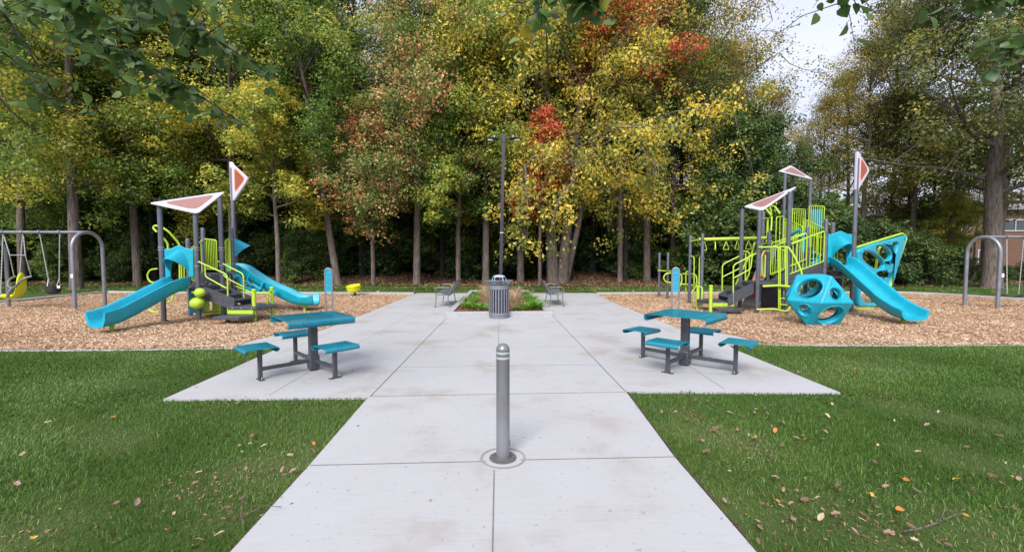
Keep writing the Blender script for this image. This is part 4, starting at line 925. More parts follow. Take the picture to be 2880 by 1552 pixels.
# ------------------------------------------------------------------ left playset
def left_playset():
    t = thing('play_structure', 'teal and lime play structure with one triangular roof on the left wood chips', 'play structure', (-8.1, 11.5, 0))
    Z = Vector((0, 0, 1))
    P1, P2, P3, P4 = (-8.51, 10.63), (-7.79, 10.82), (-7.57, 11.41), (-8.59, 11.62); P5, P6, P7 = (-8.66, 12.3), (-7.67, 12.0), (-8.21, 12.95)
    c1 = W(crop(200, 440, 2.669), 578, 352, 10.45); c2 = W(crop(200, 440, 2.669), 950, 433, 10.75); c3 = W(crop(200, 440, 2.669), 1160, 266, 11.7)
    roof(t, c1, c2, c3, .10)
    for p_, z in ((P1, 2.80), (P2, 2.64), (P3, 3.10)): post(t, *p_, z, cap=False)
    for p_, z in ((P4, 2.08), (P5, 2.40), (P6, 2.38)): post(t, *p_, z)
    post(t, *P7, 4.2, r=.05); flag(t, *P7, 3.22, 4.35, .56, R(-12))
    b = Clamps(M_GAL, t)
    for p_ in (P1, P2, P3, P4):
        for z in (.80, 1.76, 1.82): collar(b, *p_, z)
    for p_ in (P5, P6, P7):
        for z in (1.12, 1.40, 2.05): collar(b, *p_, z)
    collar(b, *P2, 1.36); collar(b, *P3, 1.36)
    deck(t, [P1, P2, P3, P4], .86); deck(t, [(-8.62, 11.66), (-7.6, 11.45), P6, P7, P5], 1.14)
    b = MB(); b.box((-8.1, 11.55, 1.0), (1.0, .03, .24), R(-12)); b.build('riser', M_DECK, t)
    hood(t, P1, P2, 1.10, 1.78, (-.25, -.97, 0), .34)
    chute(t, [(-8.14, 10.70, .83), (-8.18, 10.40, .74), (-8.30, 10.05, .55), (-8.45, 9.65, .34), (-8.56, 9.3, .20), (-8.63, 9.0, .17)], .44, .29, wallf=lambda s: .95+.22*math.sin(s*3.0)-.02*s)
    b = MB(); b.tube([(-8.62, 9.35, 0), (-8.62, 9.35, .15)], .045, 10); b.build('slide_support', M_LIME, t)
    # second, double slide to the right
    chute(t, [(-8.0, 12.45, 1.13), (-7.6, 12.5, 1.02), (-7.1, 12.58, .72), (-6.65, 12.66, .42), (-6.3, 12.72, .25), (-5.95, 12.78, .2), (-5.75, 12.8, .2)], .55, .26, name='wide_slide', wallf=lambda s: 1+.12*math.sin(s*14))
    b = MB()
    for q, zz in ((-7.35, .86), (-6.98, .62), (-6.62, .42)):
        b.tube([(q, 12.24, zz+.24), (q-.10, 12.2, zz-.02)], .03, 6)
    b.build('slide_rib', M_TEAL, t)
    b = MB(); b.tube([(-6.05, 12.7, 0), (-6.05, 12.7, .2)], .04, 10); b.build('slide_support', M_LIME, t)
    hood(t, P6, P7, 1.45, 2.15, (.88, .47, 0), .42)
    # lower teal climber below the wide slide
    tubep(t, 'teal_climber', [W(cB, 80, 740, 12.0), W(cB, 130, 715, 12.05), W(cB, 170, 760, 12.1), W(cB, 190, 850, 12.1), W(cB, 260, 890, 12.15), W(cB, 330, 905, 12.2), W(cB, 480, 930, 12.3)], .06, .12, M_TEAL)
    tubep(t, 'teal_climber', [W(cB, 250, 790, 12.1), W(cB, 310, 850, 12.15), W(cB, 340, 835, 12.2), W(cB, 430, 900, 12.2)], .045, .08, M_TEAL)
    # barriers
    barrier(t, P5, W(cA, 965, 250, 12.25).to_2d(), 1.25, W(cA, 720, 238, 12.3).z, 1.22, W(cA, 965, 255, 12.2).z, 7)
    barrier(t, P4, P5, 1.0, 1.78, 1.2, 2.05, 5)
    barrier(t, (P3[0]+.05, P3[1]+.08), (P6[0], P6[1]-.08), 1.2, 2.0, 1.2, 2.1, 2)
    barrier(t, (P2[0]-.06, P2[1]+.06), W(cA, 635, 350, 11.3).to_2d(), .98, 1.8, .98, 1.8, 1)
    # curved climber at the back left
    tubep(t, 'climber_rail', [W(cA, 150, 810, 10.9), W(cA, 90, 790, 11.0), W(cA, 62, 715, 11.0), W(cA, 100, 640, 11.0), W(cA, 200, 627, 11.0)], .02, .12)
    tubep(t, 'climber_rail', [W(cA, 80, 1120, 11.4), W(cA, 110, 1185, 11.4), W(cA, 220, 1190, 11.3)], .02, .1)
    tubep(t, 'climber_rail', [W(cA, 285, 1080, 11.3), W(cA, 360, 1070, 11.4), W(cA, 400, 1000, 11.5), W(cA, 400, 940, 11.6)], .02, .1)
    tubep(t, 'climber_rail', [W(cA, 190, 150, 11.7), W(cA, 140, 95, 11.7), W(cA, 165, 65, 11.7), W(cA, 250, 85, 11.7), W(cA, 340, 140, 11.75), W(cA, 490, 310, 11.9), W(cA, 490, 770, 11.9)], .026, .1)
    tubep(t, 'climber_rail', [W(cA, 245, 205, 11.6), W(cA, 335, 290, 11.7), W(cA, 340, 840, 11.7)], .026, .1)
    for X_ in (515, 548): tubep(t, 'climber_rail', [W(cA, X_, 500, 11.9), W(cA, X_, 790, 11.9)], .016, 0)
    # stairs and transfer platforms going right
    stairs(t, (-7.62, 11.08), (-6.78, 10.98), (.04, .62), .86, .42, 3)
    deck(t, [(-6.93, 10.62), (-6.25, 10.62), (-5.95, 11.05), (-6.30, 11.36), (-6.9, 11.3)], .385, .09, 'platform')
    deck(t, [(-7.02, 10.2), (-6.42, 10.2), (-6.22, 10.48), (-6.25, 10.60), (-7.0, 10.55)], .19, .075, 'step')
    b = MB(); b.box((-6.62, 10.60, .25), (.62, .02, .09)); b.build('step_riser', M_LIME, t)
    b = MB()
    for q in (-6.82, -6.6, -6.35): b.lathe([(.012, 0), (.012, .008), (0, .01)], (q, 10.615, .34), 8, Matrix.Rotation(R(90), 3, 'X'))
    for (X_, Y_) in ((830, 800), (890, 820), (880, 715)):
        q = W(cA, X_, Y_, 11.5)
        b.lathe([(.016, 0), (.016, .008), (0, .01)], q, 8, Matrix.Rotation(R(90), 3, 'X'))
    b.build('bolts', M_BOLT, t)
    b = MB(); b.box((-6.8, 10.4, .08), (.06, .06, .16)); b.build('step_support', M_DECK, t)
    tubep(t, 'handrail', [W(cA, 730, 535, 10.8), W(cA, 1075, 690, 10.75), W(cA, 1110, 730, 10.7), W(cA, 1118, 1168, 10.7)], .017, .07)
    tubep(t, 'handrail', [W(cA, 818, 575, 10.8), W(cA, 822, 730, 10.8), W(cA, 1098, 882, 10.72)], .015, .07)
    tubep(t, 'handrail', [W(cA, 985, 530, 11.4), W(cA, 1295, 685, 11.35), W(cA, 1318, 725, 11.3), W(cA, 1325, 1010, 11.3)], .017, .07)
    tubep(t, 'handrail', [W(cA, 1042, 560, 11.4), W(cA, 1048, 700, 11.4), W(cA, 1090, 745, 11.38), W(cA, 1315, 862, 11.3)], .015, .07)
    for (X_, Y0_, Yb, s) in ((348, 895, 1315, .044), (582, 862, 1270, .040), (292, 970, 1100, .035)):
        g = G(*cB(X_+(5 if X_ != 292 else 0), Yb)); zt = P(*cB(X_, Y0_), g.y).z
        if X_ == 292: g = Vector((-6.6, 12.0, 0)); zt = .58
        post(t, g.x, g.y, zt-.05, r=s, m=M_LIME, name='lime_post', cap=False); b = MB(); b.lathe([(s, zt-.06), (s*1.18, zt-.05), (s*1.18, zt-.015), (s*.8, zt), (0, zt+.003)], (g.x, g.y, 0), 14); b.build('post_cap', M_LIME, t)
    tubep(t, 'handrail', [W(cB, 95, 850, 11.9), W(cB, 330, 945, 11.0), W(cB, 525, 940, 11.1), W(cB, 520, 1150, 11.2), W(cB, 545, 1195, 11.25), W(cB, 590, 1195, 11.3)], .022, .07)
    tubep(t, 'handrail', [W(cB, 525, 935, 11.1), W(cB, 575, 905, 11.3)], .022, 0)
    # play balls, lime bin and teal panel under the deck
    egg(t, W(cA, 750, 938, 10.55), .110, .125); egg(t, W(cA, 712, 1075, 10.6), .142, .165)
    b = MB(); b.tube([W(cA, 650, 935, 10.75), W(cA, 740, 938, 10.6)], .03, 8); b.build('ball_axle', M_LIME, t)
    q0 = W(cA, 850, 1160, 11.3)
    b = MB(); b.box((q0.x-.13, 11.35, .30), (.32, .03, .30), R(-6), bev=.01); b.box((q0.x+.20, 11.5, .28), (.36, .03, .26), R(20), bev=.01); b.box((q0.x+.04, 11.55, .46), (.70, .36, .03), R(5), bev=.01); b.box((q0.x+.04, 11.52, .12), (.66, .34, .03), R(5), bev=.01); b.build('under_deck_bin', M_LIME, t)
    b = MB(); b.box((W(cA, 690, 1080, 11.2).x+.06, 11.15, .47), (.30, .03, .62), R(30), bev=.01); b.build('activity_panel', M_TEAL, t)
left_playset()

# ------------------------------------------------------------------ right playset
def right_playset():
    t = thing('play_structure', 'large teal and lime play structure with two triangular roofs on the right wood chips', 'play structure', (8.3, 13.2, 0))
    Z = Vector((0, 0, 1))
    R1, R2, R3, R4, R5 = (6.75, 12.9), (6.85, 12.17), (7.61, 12.07), (7.91, 13.5), (8.5, 14.87); R8, R10, R9, R11 = (8.86, 12.4), (9.68, 12.41), (9.72, 13.3), (8.95, 13.3)
    S1, S2, S3, S4 = (9.52, 15.4), (10.54, 16.6), (10.82, 16.0), (11.3, 16.85)
    roof(t, W(cF, -40, 745, 12.95), W(cF, 175, 790, 12.05), W(cF, 586, 507, 12.2), .10)
    roof(t, W(cF, 362, 335, 15.3), W(cF, 500, 268, 17.0), W(cF, 766, 434, 16.1), .12)
    for p_, z in ((R1, 2.98), (R2, 2.86), (R3, 3.36), (S1, 4.42), (S2, 4.6), (S3, 4.32)): post(t, *p_, z, cap=False)
    for p_, z in ((R4, 2.36), (R5, 3.1), (R8, 2.66), (R9, 2.62), (R11, 2.5), (S4, 2.95)): post(t, *p_, z)
    post(t, *R10, 4.35); flag(t, *R10, 3.47, 4.52, .55, R(24))
    b = Clamps(M_POST, t)
    for p_ in (R1, R2, R3, R4):
        for z in (.78, 1.52, 1.95): collar(b, *p_, z)
    for p_ in (R8, R10, R9, R11):
        for z in (1.32, .98, 2.22, 2.28): collar(b, *p_, z)
    for p_ in (S1, S2, S3, S4, R5):
        for z in (1.95, 2.8): collar(b, *p_, z)
    deck(t, [R1, R2, R3, (8.15, 12.3), R4, (7.0, 13.5)], .86); deck(t, [R8, R10, R9, R11], 1.36); deck(t, [(8.5, 14.4), S3, S2, S1, R5], 2.0, name='high_deck')
    # ramp from front deck to slide deck, with barriers
    a, e = Vector((7.70, 12.5, .86)), Vector((8.86, 12.85, 1.36))
    b = MB(); b.beam(a, e, .8, .04); b.build('ramp', M_DECK, t)
    for sg, q in ((-1, 'near'), (1, 'far')):
        o_ = Vector((0, .42*sg, 0)); plate('stringer', M_DECK, t, [a+o_+Z*.02, e+o_+Z*.02, e+o_-Z*.26, a+o_-Z*.26], thick=.03, bev=.003, origin=a+o_, xa=(e-a), ya=Z)
    barrier(t, (7.66, 12.10), (8.80, 12.36), 1.10, 1.94, 1.45, 2.30, 9)
    barrier(t, (7.96, 13.45), (8.90, 13.25), 1.05, 2.0, 1.5, 2.3, 7)
    tubep(t, 'handrail', [W(cD, 490, 560, 13.2), W(cD, 830, 425, 13.2)], .016, 0)
    tubep(t, 'handrail', [W(cD, 683, 535, 12.1), W(cD, 1012, 403, 12.4)], .018, 0)
    # stairs up to the high deck
    stairs(t, (9.6, 14.6), (8.7, 13.6), (.55, -.5), 2.0, 1.36, 4)
    def bar_px(x0, x1, yt0, yt1, yb0, yb1, d0, d1, n):
        A_, B_, C_, D_ = W(cD, x0, yt0, d0), W(cD, x1, yt1, d1), W(cD, x0, yb0, d0), W(cD, x1, yb1, d1)
        barrier(t, (A_.x, A_.y), (B_.x, B_.y), C_.z, A_.z, D_.z, B_.z, n)
    bar_px(692, 822, 172, 180, 480, 640, 15.2, 15.6, 5)
    bar_px(862, 1018, 140, 148, 440, 470, 15.6, 15.2, 6)
    bar_px(806, 1012, 276, 372, 560, 655, 14.6, 13.6, 8)
    bar_px(690, 792, 305, 355, 580, 640, 14.8, 14.2, 5)
    bar_px(525, 600, 258, 248, 520, 515, 13.6, 13.8, 1)
    bar_px(598, 645, 270, 290, 540, 545, 14.0, 13.6, 4)
    bar_px(470, 610, 560, 600, 852, 800, 13.3, 13.0, 5)
    b = MB(); 
    q = P(*cF(812, 885), 15.9); b.box((q.x, 16.0, q.z), (.46, .05, .72), R(-10), bev=.02); b.build('activity_panel', mat('teal_dark_panel', (.0, .15, .2), .5), t)
    # front cage climber
    tubep(t, 'climber_frame', [W(cD, 340, 567, 12.1), W(cD, 645, 562, 12.0), W(cD, 700, 640, 11.7), W(cD, 785, 815, 11.5), W(cD, 785, 985, 11.5), W(cD, 740, 1040, 11.8)], .022, .1)
    for X_ in (548, 563, 618, 633): tubep(t, 'climber_rail', [W(cD, X_, 568, 11.95), W(cD, X_, 960 if X_ > 600 else 1200, 11.85 if X_ > 600 else 11.85)], .014, 0)
    tubep(t, 'climber_frame', [W(cD, 385, 968, 11.9), W(cD, 550, 960, 11.8), W(cD, 690, 975, 11.85)], .03, 0)
    tubep(t, 'climber_frame', [W(cD, 322, 1206, 12.1), W(cD, 500, 1200, 11.9), W(cD, 630, 1228, 11.8), W(cD, 665, 1180, 12.0)], .024, .08)
    for Y_ in (1090, 1155): tubep(t, 'climber_rung', [W(cD, 548, Y_, 11.9), W(cD, 630, Y_+5, 12.0)], .016, 0)
    tubep(t, 'handrail', [W(cD, 462, 608, 13.0), W(cD, 400, 605, 12.5), W(cD, 375, 650, 12.4), W(cD, 375, 840, 12.4), W(cD, 405, 880, 12.4), W(cD, 412, 650, 12.6)], .016, .06)
    # tall loop ladder behind R2
    tubep(t, 'climber_frame', [W(cD, 425, 520, 14.2), W(cD, 432, 280, 14.2), W(cD, 478, 250, 14.0), W(cD, 460, 150, 14.0)], .02, .08)
    tubep(t, 'climber_frame', [W(cD, 420, 175, 14.4), W(cD, 478, 250, 14.2), W(cD, 470, 400, 14.0)], .024, .08)
    tubep(t, 'climber_frame', [W(cD, 470, 140, 15.2), W(cD, 510, 150, 15.0), W(cD, 562, 225, 14.6)], .026, .05)
    tubep(t, 'climber_frame', [W(cD, 385, 275, 14.6), W(cD, 440, 270, 14.3), W(cD, 440, 400, 14.3), W(cD, 440, 525, 14.3), W(cD, 375, 535, 14.6)], .018, .05)
    tubep(t, 'climber_frame', [W(cD, 375, 475, 14.6), W(cD, 435, 472, 14.3)], .018, 0)
    # overhead ring ladder
    Ra, Rb = (5.98, 14.7), (5.98, 13.76); post(t, *Ra, 2.29, r=.05); post(t, *Rb, 2.3, r=.05)
    b = Clamps(M_POST, t); collar(b, *Ra, 2.06); collar(b, *Rb, 2.1); collar(b, *Ra, 1.55); collar(b, *Rb, 1.55)
    y0 = 14.15; z0 = 2.13; b = MB(); b.tube([(5.98, Ra[1], 2.08), (6.05, y0+.2, z0-.01), (6.05, y0-.2, z0), (5.98, Rb[1], 2.08)], .025, 8); b.tube([(6.03, y0, z0), (8.0, 13.55, z0+.03)], .052, 12); b.build('overhead_beam', M_LIME, t)
    for k in range(7):
        q = .08+k*.155; c = Vector((6.03, y0, z0)).lerp(Vector((8.0, 13.55, z0+.03)), q); rz = [0.3, 1.3, .2, .4, .1, .5, .3][k]; xa = Vector((math.cos(rz), math.sin(rz), 0))
        b = MB(); b.tube(arc_corner([c-Z*.06, c-xa*.11-Z*.34, c+xa*.11-Z*.34], .05, 4, True), .013, 6, closed=True); b.build('hand_ring', M_LIME, t)
    # small pull-up stations at the far left of the set
    for (x_, y_, z_) in ((5.66, 16.8, 1.72), (5.74, 16.1, 1.72)): post(t, x_, y_, z_, r=.045, name='slim_post')
    tubep(t, 'handle_loop', [W(cC, 50, 652, 16.7), W(cC, 210, 660, 16.0)], .025, 0)
    tubep(t, 'handle_loop', [W(cC, 215, 685, 15.9), W(cC, 150, 690, 15.9), W(cC, 115, 745, 15.9), W(cC, 150, 800, 15.9), W(cC, 225, 812, 15.9)], .024, .2)
    tubep(t, 'handle_loop', [W(cC, 310, 720, 15.2), W(cC, 350, 690, 15.2), W(cC, 362, 760, 15.2), W(cC, 350, 830, 15.2), W(cC, 318, 865, 15.2)], .024, .12)
    tubep(t, 'handle_loop', [W(cC, 368, 692, 15.3), W(cC, 455, 700, 15.3), W(cC, 440, 660, 15.3), W(cC, 412, 672, 15.3), W(cC, 410, 950, 15.3)], .024, .06)
    tubep(t, 'handle_loop', [W(cC, 360, 828, 15.2), W(cC, 430, 832, 15.2), W(cC, 500, 845, 15.0)], .03, 0)
    tubep(t, 'handle_loop', [W(cC, 490, 692, 14.6), W(cC, 540, 705, 14.4), W(cC, 556, 760, 14.3), W(cC, 552, 850, 14.2), W(cC, 495, 920, 14.2)], .022, .12)
    tubep(t, 'handrail', [W(cC, 475, 465, 14.6), W(cC, 520, 472, 14.4), W(cC, 518, 820, 14.3), W(cC, 505, 1090, 14.3)], .018, .08)
    tubep(t, 'handrail', [W(cC, 635, 465, 13.8), W(cC, 590, 475, 13.9), W(cC, 583, 850, 13.8)], .018, .08)
    for Y_ in (925, 1035): tubep(t, 'climber_rung', [W(cC, 500, Y_, 14.1), W(cC, 560, Y_+10, 13.9)], .014, 0)
    tubep(t, 'handrail', [W(cC, 520, 818, 14.2), W(cC, 580, 820, 13.6)], .018, 0)
    tubep(t, 'handrail', [W(cC, 580, 855, 13.1), W(cC, 625, 870, 13.0), W(cC, 620, 1050, 12.9), W(cC, 580, 1105, 13.0)], .020, .07)
    # stairs left
    stairs(t, (6.78, 12.52), (6.08, 12.55), (.02, .60), .86, .34, 3)
    deck(t, [(5.45, 12.85), (5.62, 12.35), (6.22, 12.35), (6.22, 13.0), (5.6, 13.2)], .33, .09, 'platform')
    deck(t, [(5.62, 12.2), (6.4, 12.2), (6.42, 12.0), (6.25, 11.85), (5.62, 11.85)], .17, .075, 'step')
    b = MB(); b.box((5.95, 12.27, .24), (.6, .02, .09)); b.build('step_riser', M_LIME, t)
    b = MB()
    for q in (5.75, 5.95, 6.15): b.lathe([(.012, 0), (.012, .008), (0, .01)], (q, 12.345, .29), 8, Matrix.Rotation(R(90), 3, 'X'))
    b.build('bolts', M_BOLT, t)
    for (X_, Yt, Yb, s) in ((735, 840, 1215, .046), (568, 850, 1160, .042)):
        g = G(*cC(X_-4, Yb)); zt = P(*cC(X_, Yt), g.y).z
        post(t, g.x, g.y, zt-.05, r=s, m=M_LIME, name='lime_post', cap=False); b = MB(); b.lathe([(s, zt-.06), (s*1.18, zt-.05), (s*1.18, zt-.015), (s*.8, zt), (0, zt+.003)], (g.x, g.y, 0), 14); b.build('post_cap', M_LIME, t)
    tubep(t, 'handrail', [W(cC, 882, 940, 13.0), W(cC, 888, 590, 13.0), W(cC, 905, 565, 13.0), W(cC, 1165, 435, 12.9)], .018, .06)
    tubep(t, 'handrail', [W(cC, 890, 735, 13.0), W(cC, 1110, 625, 12.9), W(cC, 1118, 460, 12.9)], .016, .06)
    tubep(t, 'handrail', [W(cC, 1027, 1078, 12.25), W(cC, 1030, 600, 12.25), W(cC, 1050, 570, 12.25), W(cD, 335, 620, 12.2)], .018, .06)
    tubep(t, 'handrail', [W(cC, 1040, 745, 12.25), W(cD, 260, 790, 12.2), W(cD, 280, 630, 12.2)], .016, .06)
    tubep(t, 'handrail', [W(cD, 185, 610, 13.2), W(cD, 235, 612, 13.1), W(cD, 248, 640, 13.1), W(cD, 246, 840, 13.1), W(cD, 205, 920, 13.1), W(cD, 210, 620, 13.2)], .020, .06)
    tubep(t, 'handrail', [W(cD, 100, 970, 13.6), W(cD, 205, 730, 13.7), W(cD, 270, 640, 13.9), W(cD, 300, 520, 14.0)], .028, .1)
    # slanted grey rock climbing wall with holds
    q = [W(cD, 525, 560, 14.0), W(cD, 420, 560, 13.6), W(cD, 345, 700, 13.4), W(cD, 285, 880, 13.2), W(cD, 175, 1160, 13.0), W(cD, 290, 1172, 13.1), W(cD, 380, 900, 13.4), W(cD, 480, 740, 13.8)]
    o_ = q[4]; xa = (q[5]-q[4]).normalized(); n_ = (q[5]-q[4]).cross(q[0]-q[4]).normalized()
    pts = [Wp(cD, X_, Y_, o_, n_) for X_, Y_ in ((528, 565), (425, 560), (345, 700), (330, 760), (285, 880), (255, 960), (175, 1160), (290, 1175), (330, 1060), (380, 920), (420, 860), (480, 740))]
    pn = plate('climbing_wall', M_GREYP, t, pts, thick=.04, bev=.008, origin=o_, xa=xa, ya=n_.cross(xa))
    for (X_, Y_) in ((395, 655), (422, 765), (290, 915), (288, 1058), (360, 860)):
        c = Wp(cD, X_, Y_, o_, n_); nn = n_ if n_.y < 0 else -n_
        b = MB(); b.lathe([(.085, 0), (.075, .035), (.03, .06), (0, .062)], c+nn*.02, 9, Matrix((nn.orthogonal().normalized(), nn.cross(nn.orthogonal().normalized()), nn)).transposed()); k = b.build('climbing_hold', M_HOLD, pn)
    b = MB(); b.box((W(cD, 470, 1060, 13.4).x, 13.45, .35), (.62, .05, .62), R(10), bev=.02); b.build('activity_panel', M_DECK, t)
    # slide with hood
    hood(t, R8, R10, 1.40, 2.22, (0, -1, 0), .40)
    chute(t, [(9.26, 12.38, 1.32), (9.27, 12.1, 1.24), (9.28, 11.6, .93), (9.28, 11.05, .58), (9.27, 10.65, .34), (9.27, 10.3, .2), (9.26, 9.98, .17)], .52, .25, wallf=lambda s: 1.05 if s < .8 else 1.05-.3*(s-.8)/.2)
    b = MB(); b.tube([(9.27, 10.3, 0), (9.27, 10.3, .17)], .05, 10); b.build('slide_support', M_LIME, t)
    for X_ in (628, 667, 815): tubep(t, 'slide_bar', [W(cE, X_, 245 if X_ > 650 else 310, 12.6), W(cE, X_, 425, 12.6)], .018, 0)
    # spiral climber seen through the hood
    b = MB(); c = Vector((9.45, 14.2, 0)); pts = [c+Vector((.42*math.cos(a), .42*math.sin(a), .4+a*.20)) for a in [k*.35 for k in range(30)]]; b.tube(pts, .05, 8); b.tube([c, c+Z*2.4], .05, 10)
    for a in [k*.9 for k in range(11)]:
        q_ = c+Vector((.24*math.cos(a), .24*math.sin(a), .4+a*.2)); b.lathe([(.0, 0), (.17, .0), (.2, .02), (.17, .045), (0, .05)], q_, 14)
    b.build('spiral_climber', M_TEAL, t)
    # engraved panel under the slide deck
    a_ = Vector((8.97, 12.62, 0)); xa = Vector((1, .02, 0)).normalized()
    ou = [a_+Z*.18, a_+Z*1.2, a_+xa*.62+Z*1.2, a_+xa*.62+Z*.18]
    pn = plate('nature_panel', M_GREYP, t, ou, thick=.03, bev=.004, origin=a_, xa=xa, ya=Z)
    ou = [a_+xa*.04+Z*1.0-Vector((0, .017, 0)), a_+xa*.04+Z*1.15-Vector((0, .017, 0)), a_+xa*.58+Z*1.17-Vector((0, .017, 0)), a_+xa*.58+Z*1.04-Vector((0, .017, 0))]
    ks = [plate('title_field', M_CHAR, pn, ou, thick=.006, bev=.001, origin=ou[0], xa=xa, ya=Z)]
    o2 = a_+xa*.08-Vector((0, .017, 0)); ou = [o2+Z*.24, o2+Z*.93, o2+xa*.44+Z*.97, o2+xa*.48+Z*.9, o2+xa*.48+Z*.24]
    ks.append(plate('scene_field', M_CHAR, pn, ou, thick=.006, bev=.001, origin=o2, xa=xa, ya=Z))
    o3 = o2-Vector((0, .005, 0)); ou = [o3+xa*.05+Z*.28, o3+xa*.02+Z*.5, o3+xa*.06+Z*.72, o3+xa*.16+Z*.86, o3+xa*.26+Z*.88, o3+xa*.35+Z*.78, o3+xa*.42+Z*.66, o3+xa*.43+Z*.45, o3+xa*.40+Z*.28]
    ks.append(plate('engraved_landscape', M_GREYP, pn, arc_corner(ou, .06, 4, True), thick=.008, bev=.001, origin=o3, xa=xa, ya=Z))
    b = MB()
    for line in ([(.10, .70), (.2, .76), (.28, .70), (.36, .62)], [(.06, .6), (.2, .64), (.3, .58), (.41, .55)], [(.2, .5), (.3, .52), (.4, .42)], [(.1, .45), (.18, .5), (.24, .4), (.2, .32)], [(.26, .5), (.27, .4), (.36, .38)]):
        b.tube([o3+xa*x_+Z*z_-Vector((0, .005, 0)) for x_, z_ in line], .005, 5)
    b.tube([o3+xa*(.30+.03*math.cos(a))+Z*(.62+.03*math.sin(a))-Vector((0, .005, 0)) for a in [k*.52 for k in range(12)]], .005, 5, closed=True)
    ks.append(b.build('engraved_lines', M_CHAR, pn))
    ks.append(text(pn, 'Nature', a_+xa*.31+Z*1.085-Vector((0, .024, 0)), xa, Z, .085, M_GREYP)); ks.append(text(pn, 'Hunt', a_+xa*.34+Z*1.02-Vector((0, .024, 0)), xa, Z, .075, M_GREYP))
    # climbing wing with organic holes
    BL = Vector((9.78, 12.45, .05)); BR = P(2478, 866, 13.5); n_ = (BR-BL).cross(Z).normalized(); o_ = BL; xa = (BR-BL); xa.z = 0
    f = lambda L_: [Wp(cE, X_, Y_, o_, n_) for X_, Y_ in L_]
    ou = arc_corner(f([(935, 300), (1180, 215), (1590, 110), (1600, 170), (1400, 835), (1250, 1100), (935, 1100)]), .12, 5, True)
    def blob(cx, cy, rx, ry, rot, e=2.3):
        o = []
        for k in range(20):
            a = 2*math.pi*k/20; x_ = rx*abs(math.cos(a))**(2/e)*(1 if math.cos(a) > 0 else -1); y_ = ry*abs(math.sin(a))**(2/e)*(1 if math.sin(a) > 0 else -1)
            o.append((cx+x_*math.cos(rot)-y_*math.sin(rot), cy+x_*math.sin(rot)+y_*math.cos(rot)))
        return o
    hl = [f(blob(1138, 455, 172, 86, .60)), f(blob(1285, 345, 124, 70, .75)), f(arc_corner_2d([(1395, 215), (1490, 205), (1470, 340), (1440, 350)])), f(arc_corner_2d([(1325, 600), (1410, 500), (1390, 610)])), f(arc_corner_2d([(1280, 715), (1345, 705), (1330, 790), (1290, 760)])), f(arc_corner_2d([(965, 760), (1100, 900), (1190, 1050), (1040, 1050), (965, 960)]))]
    wg = plate('climbing_wing', M_TEAL, t, ou, hl, thick=.14, bev=.045, origin=o_, xa=xa, ya=Z)
    tubep(t, 'wing_edge_tube', f([(940, 275), (1575, 80), (1635, 130), (1395, 850), (1262, 1128), (935, 1132)]), .034, .12)
    b = MB(); 
    for X_, Y_ in ((1570, 140), (955, 335), (1005, 305), (1180, 250), (1350, 195), (1475, 530), (1425, 690)):
        c = f([(X_, Y_)])[0]; b.lathe([(.06 if X_ in (1570, 955) else .02, 0), (.05 if X_ in (1570, 955) else .015, .03), (0, .035)], c+(-n_ if n_.y > 0 else n_)*.07, 12, Matrix.Rotation(R(90), 3, 'X'))
    b.build('wing_bosses', M_TEAL, wg)
    tubep(t, 'wing_prop', [W(cE, 1275, 265, 14.2), W(cE, 1245, 300, 14.2), W(cE, 1205, 560, 14.4), W(cE, 1160, 900, 14.5)], .04, .1)
def arc_corner_2d(pts):
    p3 = arc_corner([Vector((x, y, 0)) for x, y in pts], 40, 5, True); return [(p.x, p.y) for p in p3]
right_playset()

